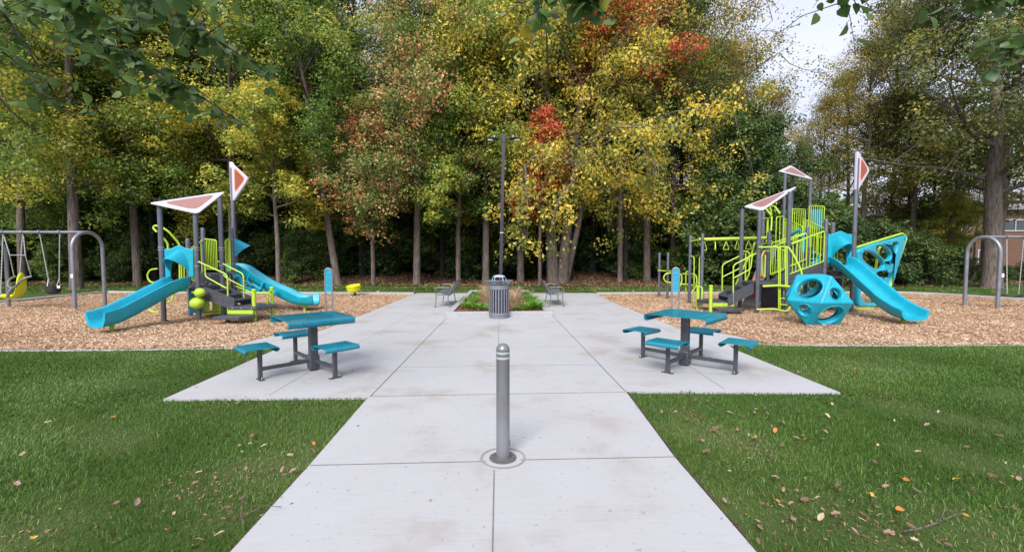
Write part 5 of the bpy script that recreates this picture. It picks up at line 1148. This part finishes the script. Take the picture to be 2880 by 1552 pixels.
# ------------------------------------------------------------------ climbing pod (cuboctahedron with holes)
def pod():
    cx, cy, a = 7.18, 10.25, .73; t = thing('climbing_pod', 'teal faceted climbing pod with round holes in front of the right slide', 'climbing pod', (cx, cy, 0)); h = a*math.sqrt(2/3); rot = R(2)
    c = Vector((cx, cy, h*.97)); eq = [c+Vector((a*math.cos(rot+R(60*k)), a*math.sin(rot+R(60*k)), 0)) for k in range(6)]; rt = a/math.sqrt(3)
    # top triangle sits over midpoints of alternate equator edges (squares) 
    top = [c+Vector((rt*math.cos(rot+R(30+120*k-60)), rt*math.sin(rot+R(30+120*k-60)), h)) for k in range(3)]
    top = [c+Vector((rt*math.cos(rot+R(-90+120*k)), rt*math.sin(rot+R(-90+120*k)), h)) for k in range(3)]
    allv = eq+top+[c*2-p for p in top]
    # faces by convex hull grouping
    import itertools
    faces = {}
    for tri in itertools.combinations(range(12), 3):
        A, B_, C_ = [allv[i] for i in tri]; n = (B_-A).cross(C_-A)
        if n.length < 1e-6: continue
        n.normalize(); d = n.dot(A-c)
        if d < 0: n = -n; d = -d
        if d < .1: continue
        if all(n.dot(p-c) <= d+1e-4 for p in allv):
            key = tuple(round(v_, 2)+0.0 for v_ in n); faces[key] = (n, [i for i, p in enumerate(allv) if n.dot(p-c) > d-1e-4])
    for n, ids in faces.values():
        pts = [allv[i] for i in ids]; m_ = sum(pts, Vector())/len(pts); xa = (pts[0]-m_).normalized(); ya = n.cross(xa)
        pts.sort(key=lambda p: math.atan2((p-m_).dot(ya), (p-m_).dot(xa)))
        if n.z > .95 : hole = []
        r = a*(.36 if len(ids) == 4 else .185)
        hole = [m_+(xa*math.cos(q)+ya*math.sin(q))*r for q in [2*math.pi*k/32 for k in range(32)]]
        pts = [p-n*.03 for p in pts]; hole = [p-n*.03 for p in hole]
        plate('facet', M_TEAL, t, arc_corner(pts, .03, 3, True), [hole], thick=.06, bev=.022, origin=m_-n*.03, xa=xa, ya=ya)
        rows = [[m_+(xa*math.cos(q)+ya*math.sin(q))*(r+dr)+n*dz for q in [2*math.pi*k/32 for k in range(33)]] for dr, dz in ((.035, .0), (.02, .012), (.0, .0), (-.012, -.03), (-.006, -.11), (.01, -.12))]
        b = MB(); b.grid(rows); b.build('hole_rim', M_TEAL, t)
pod()

# ------------------------------------------------------------------ swings
def frame(name, legs, top, beam_to, label, sticker):
    (xa_, ya_), (xb_, yb_) = legs; t = thing(name, label, 'swing frame', ((xa_+xb_)/2, (ya_+yb_)/2, 0))
    pts = []
    for k in range(17):
        a = math.pi*k/16; yy = (ya_+yb_)/2-(yb_-ya_)/2*math.cos(a); xx = xa_+(xb_-xa_)*(yy-ya_)/(yb_-ya_); pts.append((xx, yy, top-.48+.48*math.sin(a)))
    b = MB(); b.tube([(xa_, ya_, 0)]+pts+[(xb_, yb_, 0)], .05, 14); b.build('arch', M_GAL, t)
    ym = (ya_+yb_)/2; xm = (xa_+xb_)/2; b = MB(); b.tube([(xm, ym, top), (beam_to, ym, top)], .042, 14); b.build('top_beam', M_GAL, t)
    b = MB(); sx, sy = sticker; b.box((sx, sy-.05, 1.02), (.07, .012, .11), bev=.003); b.build('sticker', M_STICK, t)
    return t, xm, ym
t, xm, ym = frame('swing_frame', ((-12.85, 12.8), (-12.85, 13.75)), 2.32, -17.5, 'grey arched swing frame at the left edge behind the yellow seat', (-12.85, 12.8))
for s in (12.9, 13.8):
    b = MB(); b.tube([(-15.95, s, 0), (-15.95, s, 1.84), (-15.95, 13.3+(s-13.3)*.5, 2.2), (-15.95, 13.3, 2.32)], .05, 12); b.build('leg', M_GAL, t)
hx = [W(cL, X_, 65, 13.3).x for X_ in (40, 252, 437, 655)]
for x_ in hx: b = MB(); b.lathe([(.045, -.03), (.062, -.03), (.062, .03), (.045, .03)], (x_, ym, 2.32), 14, Matrix.Rotation(R(90), 3, 'Y')); b.box((x_+.01, ym, 2.22), (.05, .03, .1), bev=.008); b.build('hanger', M_GAL, t)
def chain(b, a, c_, r=.013):
    a = Vector(a); c_ = Vector(c_); n = max(6, int((c_-a).length/.05)); pts = [a.lerp(c_, k/n) for k in range(n+1)]
    b.tube(pts, r, 5, rr=[r*(1.25 if k % 2 else .75) for k in range(n+1)])
# adaptive seat
t = thing('adaptive_swing', 'bright yellow high backed swing seat with grey harness at the left edge', 'swing seat', (W(cL, 180, 700, 13.3).x, 13.3, .45))
b = MB(); top = 2.2
sp0 = W(cL, 105, 298, 13.2); sp1 = W(cL, 275, 300, 13.2)
chain(b, (hx[0], ym, top), W(cL, 5, 740, 13.0)); chain(b, (hx[0]+.03, ym, top), sp0); chain(b, sp0, W(cL, 150, 520, 13.35)); chain(b, (hx[1], ym, top), W(cL, 215, 500, 13.2)); chain(b, (hx[1]+.03, ym, top), sp1); chain(b, sp1, W(cL, 340, 530, 13.4))
b.tube([sp0, sp1], .012, 6); b.build('chains', M_CHAIN, t)
rows = []
sec = [(-.02, 745, 3), (30, 755, 22), (110, 770, 27), (190, 765, 30), (235, 740, 32), (262, 690, 33), (270, 620, 33), (262, 560, 30), (245, 510, 22), (235, 495, 10)]
prof_c = [(5, 752), (60, 765), (120, 768), (180, 762), (225, 735), (250, 690), (262, 630), (262, 570), (252, 520), (240, 495)]
for i, (X_, Y_) in enumerate(prof_c):
    hw = [.16, .2, .22, .24, .25, .26, .26, .24, .19, .10][i]; row = []
    for k in range(9):
        q = -1+k/4; p_ = W(cL, X_-70*0, Y_, 13.3); lift = .10*abs(q)**2.2
        nrm = Vector((-.5, 0, 1)) if i < 4 else Vector((-1, 0, .2))
        row.append(p_+Vector((-.22*q*.6, .0, .0))+Vector((0, q*hw, 0))+nrm.normalized()*lift)
    rows.append(row)
b = MB(); b.grid(rows); b.build('seat_shell', M_YEL, t, solid=.05, sub=1)
b = MB(); b.tube(arc_corner([W(cL, 345, 528, 13.1), W(cL, 260, 548, 13.0), W(cL, 200, 600, 12.95), W(cL, 165, 650, 12.95), W(cL, 110, 655, 12.95), W(cL, 82, 620, 13.0), W(cL, 100, 560, 13.1), W(cL, 165, 528, 13.3)], .08), .03, 8)
b.tube([W(cL, 130, 655, 12.95), W(cL, 105, 690, 12.9), W(cL, 80, 750, 12.9)], .04, 8); b.build('harness', M_BENCH, t)
# toddler bucket swing
pc = W(cL, 580, 670, 13.3)
t = thing('bucket_swing', 'black rubber bucket swing hanging left of the swing arch', 'swing seat', (pc.x, 13.3, pc.z))
b = MB(); pa, pb = W(cL, 525, 560, 13.3), W(cL, 643, 558, 13.3); chain(b, (hx[2]+.02, ym, top), pa); chain(b, (hx[3], ym, top), pb)
for (q, l, r_) in ((pa, 512, 562), (pb, 616, 655)):
    e0, e1 = W(cL, l, 632, 13.15), W(cL, r_, 632, 13.45); b.tube([q, e0, e1, q], .012, 6)
b.build('chains', M_CHAIN, t)
b = MB(); b.lathe([(0, -.13), (.12, -.13), (.17, -.08), (.18, .05), (.175, .10), (.155, .10), (.15, .02), (.12, -.06), (0, -.07)], pc, 20); b.build('bucket', M_BLACK, t)
b = MB(); e = W(cL, 635, 645, 13.12); b.box(e, (.09, .02, .08), bev=.01); b.build('tag', M_STICK, t)
# right frame and belt swing
t, xm, ym = frame('swing_frame', ((14.72, 13.2), (14.53, 13.98)), 2.19, 19.5, 'grey arched swing frame at the right edge in front of the massive tree', (14.78, 13.2))
b = MB(); c7 = crop(2500, 480, 3.653); hx = [W(c7, X_, 700, ym).x for X_ in (1210, 1385)]
for x_ in hx: b = MB(); b.lathe([(.045, -.03), (.062, -.03), (.062, .03), (.045, .03)], (x_, ym, 2.19), 14, Matrix.Rotation(R(90), 3, 'Y')); b.build('hanger', M_GAL, t)
pa, pb = W(c7, 1213, 1265, 13.5), W(c7, 1333, 1268, 13.7)
t = thing('belt_swing', 'dark belt swing on two chains right of the right swing arch', 'swing seat', ((pa.x+pb.x)/2, 13.6, pa.z))
b = MB(); chain(b, (hx[0], ym, 2.14), pa); chain(b, (hx[1], ym, 2.14), pb); b.build('chains', M_CHAIN, t)
b = MB(); rows = [[Vector((pa.x-.04+(pb.x-pa.x+.08)*q, 13.6+s, pa.z-.05-.06*math.sin(math.pi*q))) for q in [k/10 for k in range(11)]] for s in (-.08, .08)]; b.grid(rows); b.build('belt', M_BLACK, t, solid=.015)

# ------------------------------------------------------------------ lawn blades, chips, litter
rg = np.random.default_rng(21)
FORB = [plaza, chipsL, chipsR]
def lawn_pts(n, x0, x1, y0, y1):
    x = rg.uniform(x0, x1, n); y = rg.uniform(y0, y1, n); ok = np.abs(x) < y*1.25+2.6
    for pz in FORB: ok &= ~inpoly(x+rg.normal(size=n)*.012*np.sign(x), y-.012*rg.random(n), pz)
    ok &= y < edge_y(x)+.1
    return x[ok], y[ok]
BARE = [(2115, 1265, .22), (1935, 1170, .16), (2340, 1440, .22), (2190, 1480, .2), (660, 1330, .22), (560, 1385, .18), (640, 1450, .16), (2690, 1490, .35), (2500, 1530, .25), (100, 1500, .25)]
def blades(n, x0, x1, y0, y1, h, wd):
    x, y = lawn_pts(n, x0, x1, y0, y1)
    thin = np.clip(np.sin(x*2.3+1.3*np.sin(y*1.7))*np.sin(y*2.6+1.1*np.sin(x*1.3))*1.6-.55, 0, 1)
    for (bu, bv, br) in BARE: g_ = G(bu, bv); thin = np.maximum(thin, 1.15*np.exp(-(((x-g_.x)**2+((y-g_.y)*1.0)**2)/br**2)))
    kp = rg.random(len(x)) > .58*thin; x, y, thin = x[kp], y[kp], thin[kp]; n = len(x)
    fld = np.sin(x*1.7+y*.9)+np.sin(x*.6-y*1.3+1)+np.sin(x*3.1+y*2.3)*.6
    az = fld*1.6+rg.normal(size=n)*1.5; ln = .3+.6*rg.random(n)+.25*np.sin(x*2.1+y*1.1); hh = h*(.45+.75*rg.random(n)**1.3)*(1+.25*np.sin(x*.9+2)*np.sin(y*1.4))*(1-.35*thin)
    dx, dy = np.cos(az)*ln*hh, np.sin(az)*ln*hh; wa = rg.random(n)*3.14; wx, wy = np.cos(wa)*wd, np.sin(wa)*wd
    V = np.empty((n, 5, 3)); z0 = -.005
    V[:, 0] = np.stack([x-wx, y-wy, np.full(n, z0)], -1); V[:, 1] = np.stack([x+wx, y+wy, np.full(n, z0)], -1)
    V[:, 2] = np.stack([x+wx*.8+dx*.35, y+wy*.8+dy*.35, hh*.62], -1); V[:, 3] = np.stack([x-wx*.8+dx*.35, y-wy*.8+dy*.35, hh*.62], -1); V[:, 4] = np.stack([x+dx, y+dy, hh*.92], -1)
    i = np.arange(n)[:, None]*5
    F1 = np.concatenate([i+0, i+1, i+2, i+3], 1); F2 = np.concatenate([i+3, i+2, i+4, i+4], 1)
    # tips as separate quads (degenerate free): use tip split
    V2 = np.concatenate([V, V[:, 4:5]+np.array([.0006, 0, 0])], 1); i = np.arange(n)[:, None]*6
    Fq = np.concatenate([np.concatenate([i, i+1, i+2, i+3], 1), np.concatenate([i+3, i+2, i+5, i+4], 1)], 0)
    tn = rg.random(n); cl = np.clip(.40+.25*thin+.24*np.sin(x*1.1+y*.7+2*np.sin(y*.8))*np.sin(y*1.9-x*.8)+.10*fld/2+.13*rg.normal(size=n), 0, 1)
    return V2.reshape(-1, 3), Fq, np.concatenate([tn, tn]), np.concatenate([cl, cl])
parts = [blades(300000, -8.3, 8.3, 1.2, 4.6, .040, .0021), blades(240000, -12.5, 12.5, 4.6, 7.9, .040, .0034), blades(70000, -31, 31, 18.4, 23.6, .06, .010)]
Vs, Fs, Ts, Cs, off = [], [], [], [], 0
for V, Fq, tn, cl in parts: Vs.append(V); Fs.append(Fq+off); Ts.append(tn); Cs.append(cl); off += len(V)
tag(link('grass', npmesh('grass', np.concatenate(Vs), np.concatenate(Fs), np.concatenate(Ts), np.concatenate(Cs)), L_GRASS), 'mown green grass blades of the lawn', kind='stuff')
# wood chips
def chips(poly, n, y0, y1, x0, x1, size):
    x = rg.uniform(x0, x1, n); y = y0+(y1-y0)*rg.random(n)**1.35; ok = inpoly(x, y, poly); x, y = x[ok], y[ok]; n = len(x)
    lump = .018*np.sin(x*2.3+y)*np.sin(y*1.9-x*.7)+.012*np.sin(x*5.1-y*2)*np.sin(y*4.3+x)
    C = np.stack([x, y, .016+lump+rg.random(n)*.02], -1); V, Fq = leaf_quads(C, size, rg, asp=.38, flat=.22, up=.45, fold=.03); return V, Fq
for poly, x0, x1, nm, lb in ((chipsL, -22, -1, 'wood_chips', 'loose tan wood chips of the left playground'), (chipsR, 2, 24, 'wood_chips', 'loose tan wood chips of the right playground')):
    V, Fq = chips(poly, 300000, 6.8, 18.5, x0, x1, .052)
    cx_ = V[::4, 0]; cy_ = V[::4, 1]; cl = np.clip(.5+.18*np.sin(cx_*.9+cy_*.5)*np.sin(cy_*1.3)+.22*rg.normal(size=len(Fq)), 0, 1)
    tag(link(nm, npmesh(nm, V, Fq, rg.random(len(Fq)), cl), L_CHIP), lb, kind='stuff')
# leaf litter along the forest edge and on the far lawn
n = 42000; x = rg.uniform(-32, 32, n); y = FY-.6+rg.random(n)**1.4*14; ok = y > edge_y(x)-.5*rg.random(n); x, y = x[ok], y[ok]
x2 = rg.uniform(-22, 22, 2600); y2 = rg.uniform(18.6, 23.2, 2600); ok = (rg.random(2600) < .25+.75*np.exp(-((x2-3)/5)**2)*(y2-18)/5); x2, y2 = x2[ok], y2[ok]
C = np.concatenate([np.stack([x, y, floor_h(x, y)+.01+rg.random(len(x))*.04], -1), np.stack([x2, y2, np.full(len(x2), .065)], -1)]); ok = np.ones(len(C), bool)
for pz in FORB: ok &= ~inpoly(C[:, 0], C[:, 1], pz)
C = C[ok]; V, Fq = leaf_quads(C, .13, rg, asp=.7, flat=.25, up=.35); tag(link('leaf_litter', npmesh('leaf_litter', V, Fq, rg.random(len(Fq)), np.clip(.5+.3*rg.normal(size=len(Fq)), 0, 1)), L_DRY), 'fallen brown and gold leaves along the forest edge', kind='stuff')
# single fallen leaves on the near lawn
def leafshape(seed, oak):
    r = random.Random(seed); n = 22; rim = []
    for k in range(n):
        a = 2*math.pi*k/n; rad = .5*(1-.28*abs(math.sin(a)))
        if oak: rad *= 1-.32*(.5+.5*math.cos(a*6+.4))
        rim.append((rad*math.cos(a)*1.0, rad*math.sin(a)*.85))
    cu, cv = r.uniform(.4, 1.3), r.uniform(-.5, .6); V = [(0, 0, .03)]
    def zf(x, y): return cu*y*y*1.2+cv*x*x*.6+.04*math.sin(x*9+seed)
    for s in (.5, 1): V += [(x*s, y*s, zf(x*s, y*s)+.03) for x, y in rim]
    Fa = [(0, 1+k, 1+(k+1) % n) for k in range(n)]+[(1+k, 1+n+k, 1+n+(k+1) % n, 1+(k+1) % n) for k in range(n)]
    V += [(-.5, 0, zf(-.5, 0)+.03), (-.5, .02, zf(-.5, 0)+.03), (-.85, .05, .1)]; b0 = len(V); Fa.append((b0-3, b0-2, b0-1))
    me = bpy.data.meshes.new('fallen_leaf'); me.from_pydata(V, [], Fa); me.update(); me.shade_smooth(); return me
M_DL = [mat('leaf_pale_tan', (.36, .28, .18), .7, var=.25, vscale=7), mat('leaf_brown', (.13, .07, .045), .7, var=.3, vscale=7), mat('leaf_pinkish_brown', (.24, .145, .11), .7, var=.25, vscale=7), mat('leaf_orange', (.45, .17, .03), .6, var=.2, vscale=7), mat('leaf_gold', (.55, .38, .05), .6, var=.15, vscale=7)]
names = ['pale tan', 'dark brown', 'pinkish brown', 'orange', 'golden yellow']
LS = [[leafshape(10*c+k, k % 2 == 0) for k in range(2)] for c in range(5)]
for c in range(5):
    for me in LS[c]: me.materials.append(M_DL[c])
rl = random.Random(77); cnt = 0
spots = [(97, 1535, 4), (560, 1345, 0), (490, 1465, 0), (795, 1288, 0), (690, 1335, 2), (550, 1375, 2), (640, 1447, 1), (632, 1014, 4), (708, 1240, 1), (435, 1175, 1), (320, 1185, 3), (560, 1540, 2), (50, 1378, 2), (135, 1200, 0), (2665, 1180, 4), (2690, 1365, 4), (2452, 1410, 4), (2052, 1342, 0), (1998, 1235, 3), (2530, 1452, 3), (2715, 1470, 3), (2335, 1515, 3), (2345, 1500, 1), (2340, 1148, 0), (2583, 1042, 0), (2405, 1045, 3), (2420, 998, 3), (2810, 1240, 1), (2225, 1435, 2), (2490, 1385, 2), (2350, 1465, 2), (2230, 1480, 2), (2500, 1520, 2), (2560, 1500, 1), (2570, 1540, 0), (2790, 1355, 1), (2180, 1360, 2), (1985, 1285, 1), (2120, 1250, 1), (2130, 1280, 2), (2000, 1225, 1), (1900, 1170, 2), (1990, 1140, 1)]
for (u, v, c) in spots: 
    p_ = G(u, v); 
    spots_xy = (p_.x, p_.y)
    o = bpy.data.objects.new('fallen_leaf', LS[c][cnt % 2]); COL.objects.link(o); s = rl.uniform(.035, .065); o.scale = (s*1.2, s, s); o.location = (p_.x, p_.y, .05); o.rotation_euler = (rl.uniform(-.4, .4), rl.uniform(-.4, .4), rl.uniform(0, 6.28)); tag(o, names[c]+' fallen leaf lying in the grass of the lawn', 'leaf', names[c]+' leaves on the lawn'); cnt += 1
while cnt < 230:
    y = 2.3+rl.random()**1.6*7; x = rl.uniform(-1.2, 1.2)*y
    if rl.random() < .45: cxy = rl.choice([(1.9, 2.75), (2.6, 3.0), (3.2, 2.9), (3.6, 3.4), (-1.7, 3.3), (-2.1, 3.6), (2.0, 4.9), (2.5, 4.3), (2.2, 3.9), (-1.55, 3.0)]); x = cxy[0]+rl.gauss(0, .25); y = cxy[1]+rl.gauss(0, .18)
    ax, ay = np.array([x]), np.array([y])
    if inpoly(ax, ay, plaza)[0] or inpoly(ax, ay, chipsL)[0] or inpoly(ax, ay, chipsR)[0]: continue
    if x < 0 and rl.random() < .35: continue
    c = rl.choices(range(5), (3, 7, 6, 1.2, .7))[0]; o = bpy.data.objects.new('fallen_leaf', LS[c][cnt % 2]); COL.objects.link(o); s = rl.uniform(.022, .055)
    o.scale = (s*1.2, s, s); o.location = (x, y, .045); o.rotation_euler = (rl.uniform(-.6, .6), rl.uniform(-.6, .6), rl.uniform(0, 6.28)); tag(o, names[c]+' fallen leaf lying in the grass of the lawn', 'leaf', names[c]+' leaves on the lawn'); cnt += 1
# small dry leaves blown onto the paving
k = 0
while k < 34:
    y = 2.4+rl.random()**1.3*8; x = rl.uniform(-4.5, 4.5)
    if not inpoly(np.array([x]), np.array([y]), plaza)[0] or (abs(x) < 1.2 and rl.random() < .7): continue
    c = rl.choice([0, 1, 2, 1]); o = bpy.data.objects.new('fallen_leaf', LS[c][k % 2]); COL.objects.link(o); sz_ = rl.uniform(.014, .035)
    o.scale = (sz_*1.2, sz_, sz_); o.location = (x, y, .026); o.rotation_euler = (rl.uniform(-.2, .2), rl.uniform(-.2, .2), rl.uniform(0, 6.28)); tag(o, names[c]+' small dry leaf lying on the pale concrete', 'leaf', names[c]+' bits on the concrete'); k += 1
C_ = []
rq = np.random.default_rng(31)
for (bu, bv, br) in BARE:
    g_ = G(bu, bv); m_ = 70; C_.append(np.stack([g_.x+rq.normal(size=m_)*br*.8, g_.y+rq.normal(size=m_)*br*.7, .012+rq.random(m_)*.03], -1))
C_ = np.concatenate(C_); V, Fq = leaf_quads(C_, .026, rq, asp=.45, flat=.3, up=.5, fold=.1); tag(link('dry_litter', npmesh('dry_litter', V, Fq, rq.random(len(Fq)), rq.random(len(Fq))*.7), L_DRY), 'crumbled dry leaf bits in the thin patches of the lawn', kind='stuff')
# a fallen twig
def twig(pts, label, r=.006):
    b = MB(); pts = [G(u, v)+Vector((0, 0, .05)) for u, v in pts]; b.tube(pts, r, 6, rr=[r*(1-.12*i) for i in range(len(pts))]); q = pts[len(pts)//2]; b.tube([q, q+Vector((.10, .07, .03)), q+Vector((.2, .09, .01))], r*.5, 5)
    tag(b.build('fallen_twig', M_BARK), label, 'twig')
twig([(2530, 1518), (2585, 1508), (2640, 1490), (2670, 1475), (2700, 1462)], 'crooked grey twig on the grass at the lower right')
twig([(690, 1400), (680, 1440), (678, 1475), (686, 1492)], 'short grey twig on the grass left of the path', .004)

# ------------------------------------------------------------------ overhanging branches close to the camera
def broadleaf(n=10):
    return None
def overhang(name, label, limbs, seed, nleaf, size, Lm):
    rg = np.random.default_rng(seed); t = thing(name, label, 'branch', tuple(limbs[0][0])); b = MB(); V = []; Fq = []; tn = []; cl = []
    for limb, r0, dens in [(l, r_, d_) for l, r_, d_ in [(x_[0:-2], x_[-2], x_[-1]) for x_ in limbs]]:
        pts = arc_corner(limb, .4, 6) if len(limb) > 2 else [Vector(p) for p in limb]
        b.tube(pts, r0, 6, rr=[r0*(1-.75*i/(len(pts)-1)) for i in range(len(pts))])
        L = sum((pts[i+1]-pts[i]).length for i in range(len(pts)-1)); nt_ = int(L*dens)
        for k in range(nt_):
            s = rg.random()*.95+.05; i = min(int(s*(len(pts)-1)), len(pts)-2); p0 = pts[i].lerp(pts[i+1], s*(len(pts)-1)-i)
            d = Vector(rg.normal(size=3)); d.z = d.z*.4-.25; d.normalize(); l = .12+.4*rg.random(); p1 = p0+d*l*.5; p2 = p1+(d+Vector((0, 0, -.5))).normalized()*l*.5
            b.tube([p0, p1, p2], .003, 4, rr=[.004, .003, .002])
            for j in range(nleaf):
                q = (p0.lerp(p1, j/nleaf*2) if j < nleaf/2 else p1.lerp(p2, j/nleaf*2-1)); ld = Vector(rg.normal(size=3)); ld.z = -abs(ld.z)*.7-.25; ld.normalize(); sd = ld.cross(Vector(rg.normal(size=3)*.8+np.array([0, 0, 1]))).normalized(); nn = ld.cross(sd); S = size*(.6+.6*rg.random())
                q = q+ld*.03; b0 = len(V); prof = [(0, 0), (.12, .38), (.4, .46), (.7, .30), (1.0, 0.0)]
                mid = [q+ld*S*a for a, _ in prof]; cv = -.12*S
                for m_, (a, w_) in zip(mid, prof):
                    zc = nn*(cv*(a-.3)**2*2)
                    V += [tuple(m_+sd*w_*S+nn*(.10*S*w_*2)+zc), tuple(m_+zc), tuple(m_-sd*w_*S+nn*(.10*S*w_*2)+zc)]
                r1 = rg.random(); r2_ = rg.random()
                for a in range(4):
                    c0 = b0+a*3; Fq += [(c0, c0+1, c0+4, c0+3), (c0+1, c0+2, c0+5, c0+4)]; tn += [r1]*2; cl += [r2_]*2
    b.build('branch_wood', M_BARKD, t)
    me = npmesh('leaves', V, Fq, tn, cl, smooth=True); o = link('leaves', me, Lm, t)
def vp(x, y, d): return P(x*1.118, y*1.118, d)
overhang('overhanging_branch', 'leafy green branch hanging into the top left corner', [
    (vp(-250, -260, 3.6), vp(20, 40, 3.6), vp(150, 260, 3.7), .022, 11),
    (vp(-150, -250, 3.9), vp(180, 60, 3.9), vp(420, 190, 3.9), vp(640, 330, 4.0), .016, 15),
    (vp(100, -260, 3.5), vp(330, -20, 3.5), vp(560, 110, 3.6), vp(700, 200, 3.7), .014, 18),
    (vp(-200, 20, 3.3), vp(0, 120, 3.4), vp(120, 230, 3.5), .010, 9),
    (vp(0, -200, 3.2), vp(150, -30, 3.2), vp(300, 60, 3.3), .012, 22),
    (vp(300, -220, 3.2), vp(420, -40, 3.2), vp(520, 40, 3.3), .010, 26)], 5, 5, .105, L_NEAR)
overhang('overhanging_branch', 'small sprig of green leaves hanging at the top centre', [
    (vp(1400, -200, 3.4), vp(1450, -30, 3.4), vp(1540, 50, 3.4), .008, 22), (vp(1380, -160, 3.6), vp(1370, -10, 3.6), vp(1350, 30, 3.6), .006, 12)], 6, 4, .12, L_NEAR)
overhang('overhanging_branch', 'short leafy sprig hanging against the sky at the top right', [
    (vp(2140, -220, 3.2), vp(2120, -40, 3.2), vp(2110, 20, 3.2), .006, 18)], 7, 4, .09, L_NEAR)
overhang('overhanging_branch', 'dark leafy branch in the top right corner', [
    (vp(2900, -280, 4.2), vp(2560, -20, 4.2), vp(2300, 10, 4.2), .016, 12), (vp(2850, -100, 4.0), vp(2600, 60, 4.0), vp(2500, 180, 4.1), .014, 14), (vp(2700, -220, 4.0), vp(2480, -50, 4.0), vp(2380, 30, 4.0), .01, 12)], 8, 4, .12, L_NEAR)
